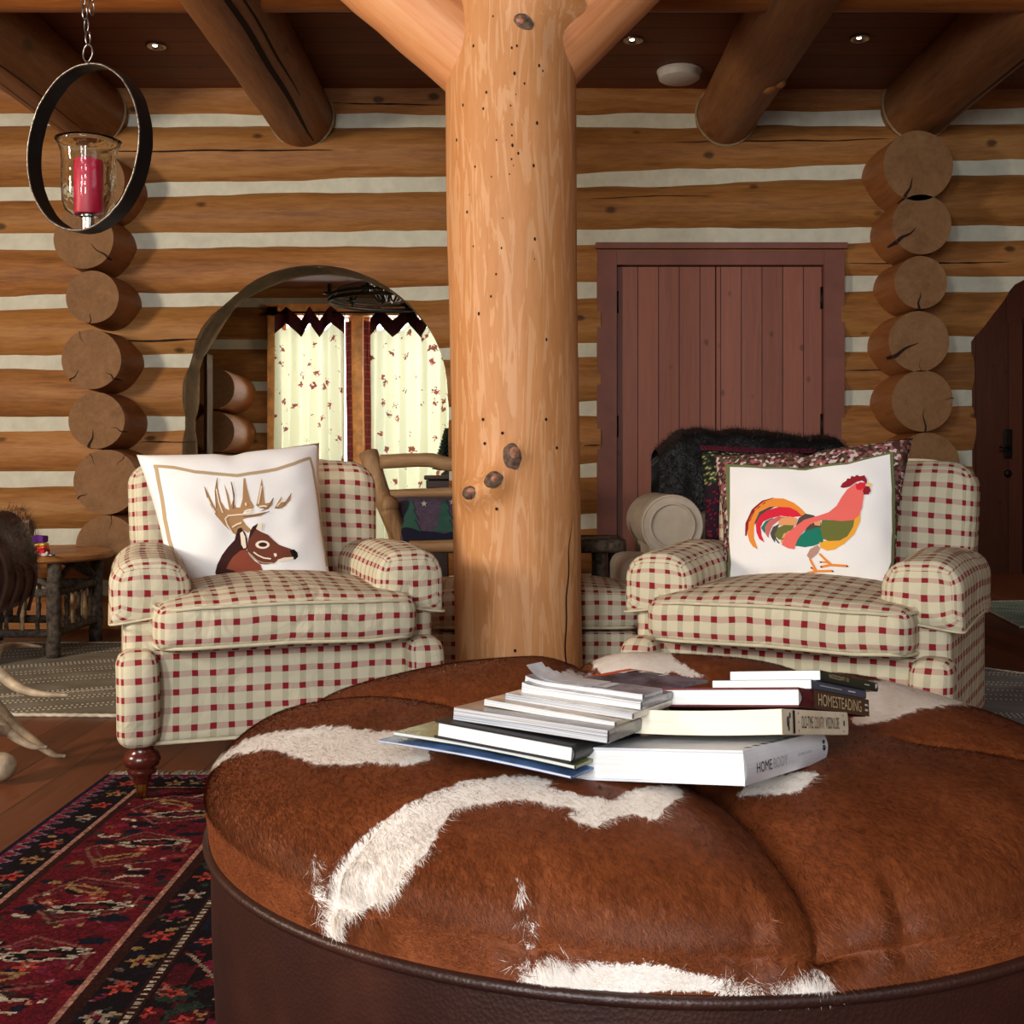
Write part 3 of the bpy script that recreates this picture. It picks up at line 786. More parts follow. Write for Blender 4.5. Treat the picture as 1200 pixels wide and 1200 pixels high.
far = (g[:, 1] > OY+.45) & (g[:, 2] < .46)
sd = np.where(far, -30, sd)
G = g.reshape(NU, NV+1, 3); SD = sd.reshape(NU, NV+1)
# fur blades: short hairs lying outward over the hide
rng = np.random.default_rng(3); NH = 260000
ui = rng.random(NH); vi = rng.random(NH)**.75*.958
fi = ui*NU; i0 = np.floor(fi).astype(int) % NU; i1 = (i0+1) % NU; fa = (fi-np.floor(fi))[:, None]
fj = vi*NV; j0 = np.minimum(np.floor(fj).astype(int), NV-1); fb_ = (fj-j0)[:, None]
def bl(A):
    A = A if A.ndim == 3 else A[..., None]
    return (A[i0, j0]*(1-fa)+A[i1, j0]*fa)*(1-fb_)+(A[i0, j0+1]*(1-fa)+A[i1, j0+1]*fa)*fb_
p = bl(G); s_h = bl(SD)[:, 0]
du = (G[i1, j0]-G[i0, j0]); dv = (G[i0, j0+1]-G[i0, j0])
nn = np.cross(du, dv); nn /= np.linalg.norm(nn, axis=1, keepdims=True)+1e-12
nn *= np.sign(nn[:, 2:3]+1e-6)
dvn = dv/(np.linalg.norm(dv, axis=1, keepdims=True)+1e-12); dun = du/(np.linalg.norm(du, axis=1, keepdims=True)+1e-12)
sw = np.array([noise.noise(Vector((q[0]*3, q[1]*3, 9))) for q in p[::10]]); sw = np.repeat(sw, 10)[:NH]
# comb field: mostly towards the near rim, smooth swirls
cmb = np.stack([.25+1.2*sw, -1+0*sw, 0*sw-.2], 1)+.22*rng.normal(size=(NH, 3))
cmb -= nn*(cmb*nn).sum(1, keepdims=True); cmb /= np.linalg.norm(cmb, axis=1, keepdims=True)+1e-9
ln = (.012+.008*rng.random(NH)+.004*(s_h > -3))[:, None]
tip = p+cmb*ln+nn*(.0014+.0022*rng.random((NH, 1)))
sdv = np.cross(cmb, nn); wd_ = (.00042+.0003*rng.random((NH, 1)))
ra = p-sdv*wd_-nn*.0008; rb = p+sdv*wd_-nn*.0008
vb = np.concatenate([g, np.stack([ra, rb, tip], 1).reshape(-1, 3)])
n0 = len(g)
ott = thing('ottoman', 'large round tufted brown and white cowhide ottoman with dark leather skirt', 'ottoman', (OX, OY, 0), world=True)
quads = []
for i in range(NU):
    for j in range(NV):
        a = i*(NV+1)+j; b = ((i+1) % NU)*(NV+1)+j; quads.append((a, a+1, b+1, b))
quads = np.array(quads)
tri = n0+np.arange(NH*3).reshape(-1, 3)
me = bpy.data.meshes.new('cowhide_top')
me.vertices.add(len(vb)); me.vertices.foreach_set('co', (vb-np.array([OX, OY, 0])).astype(np.float32).ravel())
nl = quads.size+tri.size; me.loops.add(nl); me.loops.foreach_set('vertex_index', np.concatenate([quads.ravel(), tri.ravel()]).astype(np.int32))
npoly = len(quads)+len(tri); me.polygons.add(npoly)
ls = np.concatenate([np.arange(len(quads))*4, quads.size+np.arange(len(tri))*3]).astype(np.int32)
me.polygons.foreach_set('loop_start', ls)
me.update(calc_edges=True); me.validate()
me.polygons.foreach_set('use_smooth', [True]*len(me.polygons))
at = me.attributes.new('sd', 'FLOAT', 'POINT'); at.data.foreach_set('value', np.concatenate([sd, np.repeat(s_h+rng.normal(size=NH)*1.0, 3)]).astype(np.float32))
rv = np.concatenate([np.full(n0, .5), np.repeat(rng.random(NH), 3)]).astype(np.float32)
at = me.attributes.new('rv', 'FLOAT', 'POINT'); at.data.foreach_set('value', rv)
t = NT('cowhide'); a1 = t.n('ShaderNodeAttribute', attribute_name='sd'); a2 = t.n('ShaderNodeAttribute', attribute_name='rv')
v = t.coord(scale=(1, .35, 1)); n1 = t.noise(v, 90, 4, .6, .5); n2 = t.noise(t.coord(scale=(1,.5,1)), 11, 3, .5, .6)
s_ = t.math('ADD', a1.outputs['Fac'], t.math('MULTIPLY', t.math('SUBTRACT', n1, .5), 12))
s_ = t.math('ADD', s_, t.math('MULTIPLY', t.math('SUBTRACT', n2, .5), 7))
mr = t.n('ShaderNodeMapRange'); t.set(mr.inputs[0], s_); mr.inputs[1].default_value = -1.0; mr.inputs[2].default_value = 1.4
f = t.math('ADD', t.math('MULTIPLY', n1, .35), t.math('MULTIPLY', n2, .35)); f = t.math('ADD', f, t.math('MULTIPLY', a2.outputs['Fac'], .3))
brown = t.ramp(f, [(.30, (84,40,18)), (.5, (116,58,27)), (.70, (142,78,42))])
white = t.ramp(f, [(.3, (228,216,202)), (.6, (250,246,240))])
col = t.mix(mr.outputs[0], brown, white)
M['cowhide'] = t.fin(col, .55, 0, .28)
me.materials.append(M['cowhide']); o = bpy.data.objects.new('cowhide_top', me); C.objects.link(o); o.parent = ott
# leather skirt, piping and feet
t = NT('dark_leather'); v = t.coord(); vo = t.n('ShaderNodeTexVoronoi'); t.set(vo.inputs['Vector'], v); vo.inputs['Scale'].default_value = 210
n = t.noise(v, 6, 4); col = t.ramp(n, [(.3, (38,18,13)), (.6, (52,26,19)), (.8, (68,36,26))]); t.bump(t.math('ADD', vo.outputs['Distance'], n), .18, .003)
M['leather'] = t.fin(col, .42, 0, .5)
mb = MB(); mb.lathe([(.58,.05),(.672,.05),(.680,.10),(.686,.22),(.688,.33),(.688,.372),(.66,.376),(.2,.376)], (OX, OY, 0), 160); mb.v = [(x, y if y < OY else OY+(y-OY)*1.08, z) for x, y, z in mb.v]; mb.build('leather_skirt', M['leather'], ott, angle=50)
mb = MB(); mb.tube([Vector((OX+.692*math.cos(a), OY+.692*math.sin(a)*(1.08 if math.sin(a) > 0 else 1), .374)) for a in [2*PI*k/160 for k in range(160)]], .0075, 10, closed=True)
mb.build('piping', M['leather'], ott)
for k in range(4):
    a = PI/4+k*PI/2; mb = MB(); mb.lathe([(.0,.014),(.03,.014),(.045,.03),(.05,.055),(0,.055)], (OX+.55*math.cos(a), OY+.55*math.sin(a), 0), 20); mb.build('foot', M['crack'], ott)

# ================================================================ PERSIAN RUG (knots as cells of one pile mesh)
RX0, RX1, RY0, RY1 = -1.243, 1.40, .55, 3.48
def rug_mesh():
    cs = .0062; nx = int((RX1-RX0)/cs); ny = int((RY1-RY0)/cs)
    xs = RX0+(np.arange(nx)+.5)*cs; ys = RY0+(np.arange(ny)+.5)*cs
    X, Y = np.meshgrid(xs, ys, indexing='ij')
    r = np.random.default_rng(11)
    # mitred border coordinates
    dx = np.minimum(X-RX0, RX1-X); dy = np.minimum(Y-RY0, RY1-Y)
    u = np.minimum(dx, dy); al = np.where(dx <= dy, Y, X)
    col = np.zeros((nx, ny, 3)); 
    red = (112, 22, 34); dk = (26, 16, 22); navy = (24, 26, 44); pink = (196, 140, 120); ivory = (205, 190, 165); coral = (196, 74, 58); tan = (172, 134, 86); mag = (138, 34, 62); green = (44, 58, 48); brown = (58, 24, 20)
    def S_(m, c): col[m] = c
    S_(u >= 0, navy)
    zz = ((al/.05) % 1); S_((u > .012) & (u < .055) & (np.abs(zz-.5)*2*.043 > (u-.012)), mag)
    S_((u > .012) & (u < .055) & (np.abs(np.abs(zz-.5)*2*.043-(u-.012)) < .006), (150, 110, 120))
    S_((u > .055) & (u < .14), dk); S_((u > .137) & (u < .147), pink); S_((u > .147) & (u < .165), brown)
    S_((u > .165) & (u < .465), red); S_((u > .465) & (u < .475), pink); S_((u > .475) & (u < .50), brown)
    S_((u > .50) & (u < .578), dk); S_((u > .578) & (u < .60), brown)
    S_((u > .584) & (u < .594) & (((al/.017) % 1) < .5), ivory)
    S_(u > .60, (30, 15, 20)); 
    def flower(cx, cy, rad, c, c2, m=None):
        a = np.arctan2(Y-cy, X-cx); d = np.hypot(X-cx, Y-cy); k = d < rad*(.72+.28*np.cos(5*a+cx*40))
        if m is not None: k &= m
        S_(k, c); S_(k & (d < rad*.32), c2)
    def line(x0, y0, x1, y1, w_, c, m=None, wob=.0):
        ex, ey = x1-x0, y1-y0; L = ex*ex+ey*ey; tt = np.clip(((X-x0)*ex+(Y-y0)*ey)/L, 0, 1)
        d = np.hypot(X-x0-tt*ex+wob*np.sin(tt*30), Y-y0-tt*ey); k = d < w_
        if m is not None: k &= m
        S_(k, c)
    def ell(cx, cy, rx, ry, c, ring=None, m=None, rot=0):
        q = (X-cx)*math.cos(rot)+(Y-cy)*math.sin(rot); w2 = -(X-cx)*math.sin(rot)+(Y-cy)*math.cos(rot)
        wv = .12*np.sin(9*np.arctan2(w2/ry, q/rx)); d = np.sqrt((q/rx)**2+(w2/ry)**2)+wv; k = d < 1
        if m is not None: k &= m
        if ring: S_(k & (d > .0), ring); S_(k & (d < .74), c)
        else: S_(k, c)
    side = dx <= dy
    for (ua, ub) in ((.06, .135), (.502, .576)):
        m = (u > ua) & (u < ub); mid = (ua+ub)/2
        for k in range(260):
            if k % 2: cx, cy = RX0+r.uniform(ua, ub), r.uniform(RY0, RY1)
            else: cx, cy = r.uniform(RX0, RX1), RY1-r.uniform(ua, ub)
            c = [green, tan, (92, 84, 70), navy, mag, (120, 100, 92)][r.integers(6)]
            if r.random() < .5: line(cx, cy, cx+r.uniform(-.03, .03), cy+r.uniform(-.03, .03), .004, c, m)
            else: ell(cx, cy, .013, .008, c, None, m, r.uniform(0, 3))
        for k in range(30):
            yy = RY1-.1-k*.112; c = [coral, tan, coral, (180,160,140), mag][k % 5]
            flower(RX0+mid, yy, .030, c, red, m); xx = RX0+.12+k*.112; flower(xx, RY1-mid, .030, c, red, m)
    m = (u > .167) & (u < .463)
    for k in range(420):
        if k % 3: cx, cy = RX0+r.uniform(.17, .46), r.uniform(RY0, RY1)
        else: cx, cy = r.uniform(RX0, RX1), RY1-r.uniform(.17, .46)
        c = [(70,14,26), navy, (60,44,40), mag, (140,30,40), dk, (150,60,50)][r.integers(7)]
        ell(cx, cy, r.uniform(.008, .03), r.uniform(.006, .018), c, None, m, r.uniform(-.6, .6))
        if k % 4 == 0: ell(cx+.02, cy-.02, .010, .006, [ivory, tan, (200,120,100)][r.integers(3)], None, m, r.uniform(0, 3))
    def unit(ax, ay, fl):
        def q(s, t): return (ax+s, ay+t*fl)
        for (s0, t0, s1, t1) in ((-.12,.0,-.02,.13),(-.02,.13,.11,.07),(-.12,0,-.05,-.13),(-.05,-.13,.1,-.08),(.11,.07,.12,-.02)):
            line(*q(s0, t0), *q(s1, t1), .0045, (150,92,80), m)
            line(*q(s0*.8, t0*.8), *q(s1*.8, t1*.8), .003, (110,66,60), m)
        ell(*q(.03, .045), .085, .030, dk, ivory, m, .15); ell(*q(.03, .045), .035, .012, (110,30,36), None, m)
        ell(*q(-.02, -.06), .06, .020, tan, None, m, .5*fl); ell(*q(-.02,-.06), .035, .008, red, None, m, .5*fl)
        flower(*q(.02, -.005), .026, coral, (214,170,150), m); flower(*q(-.07, .02), .022, (200,96,66), ivory, m); flower(*q(.09, -.07), .02, mag, (214,170,150), m)
        ell(*q(-.09, .05), .03, .016, navy, None, m); ell(*q(.1, .11), .035, .016, navy, None, m)
        line(*q(.02, -.12), *q(.04, -.145), .006, ivory, m); line(*q(.04, -.145), *q(.075, -.14), .005, ivory, m)
        line(*q(-.11, .09), *q(-.08, .10), .007, ivory, m); ell(*q(-.10, -.10), .02, .010, tan, None, m)
    for k in range(9): unit(RX0+.315, RY1-.36-k*.33, 1 if k % 2 else -1)
    for k in range(8): unit(RX0+.5+k*.33, RY1-.315, 1)
    m = u > .605
    for k in range(700):
        cx, cy = (RX0+r.uniform(.6, .9) if k % 2 else r.uniform(RX0+.6, RX1-.6)), r.uniform(RY0+.6, RY1-.6)
        c = [red, navy, green, mag, (84,18,28), dk, dk][r.integers(7)]
        ell(cx, cy, r.uniform(.012, .05), r.uniform(.01, .04), c, None, m, r.uniform(0, 3))
        if k % 5 == 0: flower(cx, cy, .022, [coral, tan, (150,120,100)][r.integers(3)], red, m)
    for k in range(7): line(RX0+.62+.12*(k % 2), RY1-.7-k*.3, RX0+.8-.1*(k % 2), RY1-.95-k*.3, .004, (170,140,120), m)
    col *= (1+.14*r.normal(size=(nx, ny, 1)))
    col = np.clip(col*.74, 3, 255)/255; L_ = np.where(col <= .04045, col/12.92, ((col+.055)/1.055)**2.4)
    gx = RX0+np.arange(nx+1)*cs; gy = RY0+np.arange(ny+1)*cs
    VX, VY = np.meshgrid(gx, gy, indexing='ij'); VZ = .011+.0012*np.random.default_rng(2).random(VX.shape)
    V = np.stack([VX, VY, VZ], -1).reshape(-1, 3)
    I = (np.arange(nx)[:, None]*(ny+1)+np.arange(ny)[None, :]); Q = np.stack([I, I+ny+1, I+ny+2, I+1], -1).reshape(-1, 4)
    me = bpy.data.meshes.new('rug_pile'); me.vertices.add(len(V)); me.vertices.foreach_set('co', V.astype(np.float32).ravel())
    me.loops.add(Q.size); me.loops.foreach_set('vertex_index', Q.astype(np.int32).ravel())
    me.polygons.add(len(Q)); me.polygons.foreach_set('loop_start', (np.arange(len(Q))*4).astype(np.int32)); me.update(calc_edges=True)
    ca = me.color_attributes.new('knots', 'FLOAT_COLOR', 'CORNER')
    cc = np.concatenate([L_.reshape(-1, 3), np.ones((nx*ny, 1))], 1); ca.data.foreach_set('color', np.repeat(cc, 4, axis=0).astype(np.float32).ravel())
    return me
t = NT('rug_wool'); a1 = t.n('ShaderNodeAttribute', attribute_name='knots'); n = t.noise(t.coord(), 260, 2); t.bump(n, .5, .004)
M['rug'] = t.fin(a1.outputs[0], .95, 0, .1)
rug = thing('persian_rug', 'dark red patterned Persian rug on the floor left of and under the ottoman', 'rug', (0, 2, 0))
me = rug_mesh(); me.materials.append(M['rug']); o = bpy.data.objects.new('pile', me); C.objects.link(o); o.parent = rug; o.location = (0, -2, 0)
mb = MB(); mb.box((RX0-.004, RY0, .001), (RX1+.004, RY1, .0105)); o = mb.build('backing', plain('rug_backing', (60,24,34), .9), rug, smooth=False); o.location = (0, -2, 0)
mb = MB()
for k in range(520):
    x = RX0+.005+(RX1-RX0-.01)*k/519; l = random.uniform(.04, .075); sx = .012*math.sin(k*.35)+random.uniform(-.012, .012)
    mb.tube([Vector((x, RY1-.002, .009)), Vector((x+sx*.5, RY1+l*.5, .010)), Vector((x+sx, RY1+l, .004))], .0022, 4, caps=False)
o = mb.build('fringe', plain('rug_fringe', (190,180,165), .9), rug); o['kind'] = 'stuff'; o.location = (0, -2, 0)

# ---------------------------------------------------------------- woven jute rugs
def jute(name, c0, c1, cdark, rot, scale=46):
    t = NT(name); tc = t.n('ShaderNodeTexCoord'); mp = t.n('ShaderNodeMapping'); t.set(mp.inputs[0], tc.outputs['Object']); mp.inputs['Rotation'].default_value = (0, 0, rot)
    sp = t.n('ShaderNodeSeparateXYZ'); t.set(sp.inputs[0], mp.outputs[0])
    row_ = t.math('MULTIPLY', sp.outputs[1], 62.0); fr = t.math('FRACT', row_); rid = t.math('FLOOR', row_)
    wn = t.n('ShaderNodeTexWhiteNoise', noise_dimensions='1D'); t.set(wn.inputs['W'], rid)
    st = t.math('FRACT', t.math('ADD', t.math('MULTIPLY', sp.outputs[0], 52.0), t.math('MULTIPLY', rid, .5)))
    band = t.n('ShaderNodeTexNoise'); t.set(band.inputs['Vector'], mp.outputs[0]); band.inputs['Scale'].default_value = 3
    n = t.noise(t.coord(), 5, 3)
    col = t.ramp(n, [(.35, c0), (.65, c1)])
    strong = t.math('GREATER_THAN', wn.outputs[0], .80)
    dash = t.math('MULTIPLY', strong, t.math('GREATER_THAN', st, .5))
    col = t.mix(t.math('MULTIPLY', dash, .8), col, rgba((232, 226, 205)))
    d2 = t.math('MULTIPLY', strong, t.math('LESS_THAN', st, .3)); col = t.mix(t.math('MULTIPLY', d2, .7), col, rgba(cdark))
    e = t.math('LESS_THAN', fr, .22); col = t.mix(t.math('MULTIPLY', e, .45), col, rgba(cdark))
    t.bump(t.math('ADD', fr, st), .5, .004)
    return t.fin(col, .95, 0, .1)
M['jute'] = jute('woven_grey_rug', (112,104,90), (134,128,114), (52,46,38), -.42)
M['jute2'] = jute('woven_slate_rug', (118,118,118), (140,140,138), (60,58,56), .2)
def flatrug(name, label, pts, m, th=.010):
    t = thing(name, label, 'rug', (sum(p[0] for p in pts)/len(pts), sum(p[1] for p in pts)/len(pts), 0), world=True)
    mb = MB(); n = len(pts); vs = [(x, y, 0.001) for x, y in pts]+[(x, y, th) for x, y in pts]
    mb.add(vs, [tuple(range(n))[::-1], tuple(range(n, 2*n))]+[(i, (i+1) % n, n+(i+1) % n, n+i) for i in range(n)])
    mb.build('weave', m, t, smooth=False, weld=False)
    ed = MB()
    for i in range(n):
        a = Vector((*pts[i], th*.6)); b = Vector((*pts[(i+1) % n], th*.6)); k = max(4, int((b-a).length/.02))
        ed.tube([a.lerp(b, j/k)+Vector((0,0,.002*(j % 2))) for j in range(k+1)], .008, 5, caps=False)
    ed.build('bound_edge', plain(name+'_edge', (190,184,165), .9), t)
    return t
def fl(px, py): 
    D = H*F/(py-CY); return ((px-CX)*D/F, D)
flatrug('woven_rug', 'grey woven rug with white stitched stripes behind the left armchair', [(-3.3, fl(0, 836)[1]), (-.75, fl(150, 843)[1]), (-.75, 6.2), (-3.3, 6.2)], M['jute'])
flatrug('woven_rug', 'slate grey woven rug at the right edge beyond the ottoman', [fl(1137, 783), (2.75, 4.7), (2.55, 2.6), (1.52, 2.8), (1.75, 4.4)], M['jute2'])
hr = jute('hall_rug_weave', (120,140,124), (150,168,160), (60,80,84), .3)
flatrug('hall_rug', 'pale green and blue rug on the hall floor before the dark door', [fl(1138, 707), fl(1300, 704), fl(1330, 745), fl(1195, 736)], hr, .012)

# ================================================================ ARMCHAIRS
t = NT('checked_fabric'); tc = t.n('ShaderNodeTexCoord'); sp = t.n('ShaderNodeSeparateXYZ')
wn = t.noise(tc.outputs['UV'], 9, 2); 
t.set(sp.inputs[0], tc.outputs['UV'])
wob = t.math('MULTIPLY', t.math('SUBTRACT', wn, .5), .010)
def stripe(o, off):
    fr = t.math('FRACT', t.math('ADD', t.math('DIVIDE', t.math('ADD', sp.outputs[o], wob), .0505), off)); return t.math('LESS_THAN', fr, .35)
su = stripe(0, .2); sv = stripe(1, .1)
base = rgba((212, 205, 178)); gre = rgba((190, 183, 156)); pnk = rgba((194, 168, 150)); redc = rgba((138, 30, 44))
fine = t.noise(t.coord('UV', (1,1,1)), 900, 2); 
col = t.mix(su, base, gre); col = t.mix(sv, col, pnk); col = t.mix(t.math('MULTIPLY', su, sv), col, redc)
col = t.mix(t.math('MULTIPLY', fine, .10), col, rgba((90, 80, 60)))
wr = t.noise(t.coord(), 7, 3, .5, .8)
t.bump(wr, .55, .03)
M['check'] = t.fin(col, .92, 0, .15)
t = NT('checked_fabric_pale'); M['cream_pipe'] = plain('cream_piping', (204, 196, 168), .9, var=.05)
M['cherry'] = plain('dark_cherry_leg', (74, 28, 20), .22, spec=.6, var=.2, scale=12)
def softn(p, s, a, k=3.0): return Vector((a*noise.noise(Vector((p.x*k, p.y*k, p.z*k+s))), a*noise.noise(Vector((p.x*k+9, p.y*k, p.z*k+s))), a*noise.noise(Vector((p.x*k, p.y*k+5, p.z*k+s)))))
def make_chair(loc, rot, label):
    t = thing('armchair', label, 'armchair', loc, rot, 'checked roll-arm chairs')
    t['_o'] = (0, 0, 0)
    MB().rbox((-.385, -.37, .165), (.385, .40, .425), .022, 8).build('base', M['check'], t)
    mb = MB(); mb.tube([Vector(q) for q in ((-.40,-.372,.168),(.40,-.372,.168),(.40,.40,.168),(-.40,.40,.168))], .006, 6, closed=True); mb.build('hem_piping', M['cream_pipe'], t)
    for s in (-1, 1):
        # arm: inner/outer panel
        a, b = sorted((s*.335, s*.445))
        MB().rbox((a, -.355, .165), (b, .36, .60), .03, 6).build('arm_panel', M['check'], t)
        a, b = sorted((s*.350, s*.462))
        def kn(p, s=s):
            k = max(0, (p.z-.20)/.24); return Vector((p.x-s*.012*k*0, p.y-.03*math.sin(PI*min(1, k)), p.z))+softn(p, 3, .006)
        MB().rbox((a, -.43, .160), (b, -.30, .435), .042, 6, kn).build('arm_foot_panel', M['check'], t)
        a, b = sorted((s*.262, s*.478)); cxs = s*.37
        def roll(p, s=s):
            # top rolled, sleeve hanging lower on the outside
            cx = s*.37; out = (p.x-cx)*s
            z = p.z
            if z < .603:
                k = (.603-z)/.08; x = p.x+s*.006*k*(1 if out > 0 else -.6)
                z = .603-(.603-z)*(1.15 if out > 0 else .75)
            else: x = p.x
            if p.y < -.307: pass
            yy = p.y if p.y > -.307 else -.307+(p.y+.307)*.42
            sh = .603-p.z
            if sh > 0: x = cx+(p.x-cx)*(1+.10*(sh/.09)) if False else cx+(p.x-cx)*.108/(.020+math.sqrt(max(.088**2-min(sh, .0865)**2, 1e-6)))*(1 if sh < .06 else 1)
            x = max(cx-.112, min(cx+.112, x))
            z += .018*math.sin((p.y+.2)*7)*.5-.02*max(0, (p.y-.1))*1.5+.012*noise.noise(Vector((p.x*6, p.y*6, s)))
            return Vector((x, yy-.03, z))+softn(p, 8+s, .009, 4)
        MB().rbox((a, -.395, .515), (b, .33, .694), .088, 8, roll, seg=6, uvo=(.02*s, .013)).build('arm_roll', M['check'], t)
        hp = []
        for k in range(-12, 13):
            th_ = PI/2*k/12*s; sx = math.copysign(abs(math.sin(th_))**.75, math.sin(th_)) if k else 0
            x = cxs+.111*sx; y = -.337-.040*abs(math.cos(th_))**.6; o_ = (x-cxs)*s/.11
            hp.append(Vector((x, y, .537+(.502-.537)*(o_+1)/2+.009*math.sin((y+.23)*7)+.006)))
        for y in (-.25, -.1, .05, .2): hp.append(Vector((cxs+s*.111, y, .508+.009*math.sin((y+.23)*7)-.03*max(0, y-.1))))
        mb = MB(); mb.tube(hp, .0035, 6); mb.build('sleeve_hem', M['cream_pipe'], t)
    def bk(p):
        k = (p.z-.42)/.56; x = p.x
        # scooped shoulders
        edge = max(0, abs(p.x)-.26)/.14
        z = p.z-.018*edge**2*max(0, k)**2
        y = p.y+.13*k-.04*edge*(1 if p.y < .34 else 0)*k
        return Vector((x*(1+.02*k), y, z))+softn(p, 20, .010, 4)
    MB().rbox((-.412, .215, .42), (.412, .40, .968), .070, 10, bk, seg=6, uvo=(.012, .02)).build('backrest', M['check'], t)
    mb = MB()
    path = [(-.405,.215+.09*0,.45)]
    pts = []
    for k in range(41):
        a = PI*k/40; x = -.40*math.cos(a); 
        sx = math.copysign(abs(math.cos(a))**.35, -math.cos(a))*.402; sz = .60+.375*abs(math.sin(a))**.42
        pts.append(bk(Vector((sx, .385, min(sz, .975)))))
    mb.tube(pts, .006, 6); mb.build('back_piping', M['cream_pipe'], t)
    def cu(p):
        x, y = p.x/.37, (p.y+.13)/.34
        f = max(0, 1-x*x)*max(0, 1-y*y)
        top = 1 if p.z > .49 else -.25
        ww = .006*math.sin(p.x*38+p.z*20)*(1 if p.z > .49 else .3)*(abs(y) > .5)
        return Vector((p.x, p.y-.02*max(0, 1-x*x)*(p.y < -.2), p.z+top*.045*f+ww*.4+.006*(1-abs(x))))+softn(p, 40, .009, 5)
    MB().rbox((-.372, -.475, .425), (.372, .22, .568), .050, 10, cu, seg=6).build('seat_cushion', M['check'], t)
    for z in (.552, .440):
        mb = MB(); pts = []
        for k in range(60):
            a = 2*PI*k/60; x = .368*math.copysign(abs(math.cos(a))**.22, math.cos(a)); y = -.1275+.345*math.copysign(abs(math.sin(a))**.22, math.sin(a))
            pts.append(cu(Vector((x, y, z))))
        mb.tube(pts, .0055, 6, closed=True); mb.build('cushion_piping', M['cream_pipe'], t)
    for sx, sy in ((-.395,-.345),(.395,-.345),(-.36,.33),(.36,.33)):
        mb = MB(); mb.lathe([(.034,.175),(.036,.160),(.030,.150),(.045,.140),(.052,.122),(.046,.106),(.034,.100),(.040,.092),(.038,.084),(.026,.078),(.024,.060),(.020,.055)], (sx, sy, 0), 22)
        lg = mb.build('leg', M['cherry'], t)
        mb = MB(); mb.lathe([(.0195,.060),(.0195,.052),(.015,.024),(.0135,.006),(.0,.004)], (sx, sy, .012 if sy < 0 else 0), 16); mb.build('brass_cap', M['brass'], lg)
    return t
chairL = make_chair((-.797, 3.68, 0), math.radians(19.5), 'checked cream and red armchair left of the post, holding the deer pillow')
chairL['_o'] = (0,0,0)
chairR = copy_tree(chairL); chairR.scale = (1.02, 1.02, .995); chairR.location = (.925, 3.60, 0); chairR.rotation_euler = (0, 0, math.radians(-29)); chairR['label'] = 'checked cream and red armchair right of the post, holding the rooster pillow'
for c_ in (chairL, chairR):
    if '_o' in c_: del c_['_o']
# matching footstool behind the post
def wbox(parent, name, lo, hi, r, m, fn=None, n=6, seg=5): return MB().rbox(lo, hi, r, n, fn, seg=seg).build(name, m, parent)
fs = thing('footstool', 'checked cream and red footstool behind the post between the armchairs', 'footstool', (.05, 4.74, 0), 0)
def cf(p):
    x, y = p.x/.43, p.y/.30; f = max(0, 1-x*x)*max(0, 1-y*y); return Vector((p.x, p.y, p.z+(.06*f if p.z > .37 else 0)))+softn(p, 60, .008, 4)
MB().rbox((-.415, -.25, .13), (.415, .25, .30), .02, 6).build('base', M['check'], fs)
MB().rbox((-.43, -.265, .305), (.43, .265, .455), .05, 8, cf, seg=6).build('cushion', M['check'], fs)
for z in (.320,):
    mb = MB(); mb.tube([Vector((.425*math.copysign(abs(math.cos(a))**.25, math.cos(a)), .262*math.copysign(abs(math.sin(a))**.25, math.sin(a)), z)) for a in [2*PI*k/48 for k in range(48)]], .006, 6, closed=True); mb.build('cushion_piping', M['cream_pipe'], fs)
for sx in (-.38, .38):
    for sy in (-.21, .21):
        mb = MB(); mb.lathe([(.02,0),(.03,.05),(.04,.10),(.03,.14)], (sx, sy, 0), 16); mb.build('leg', M['cherry'], fs)
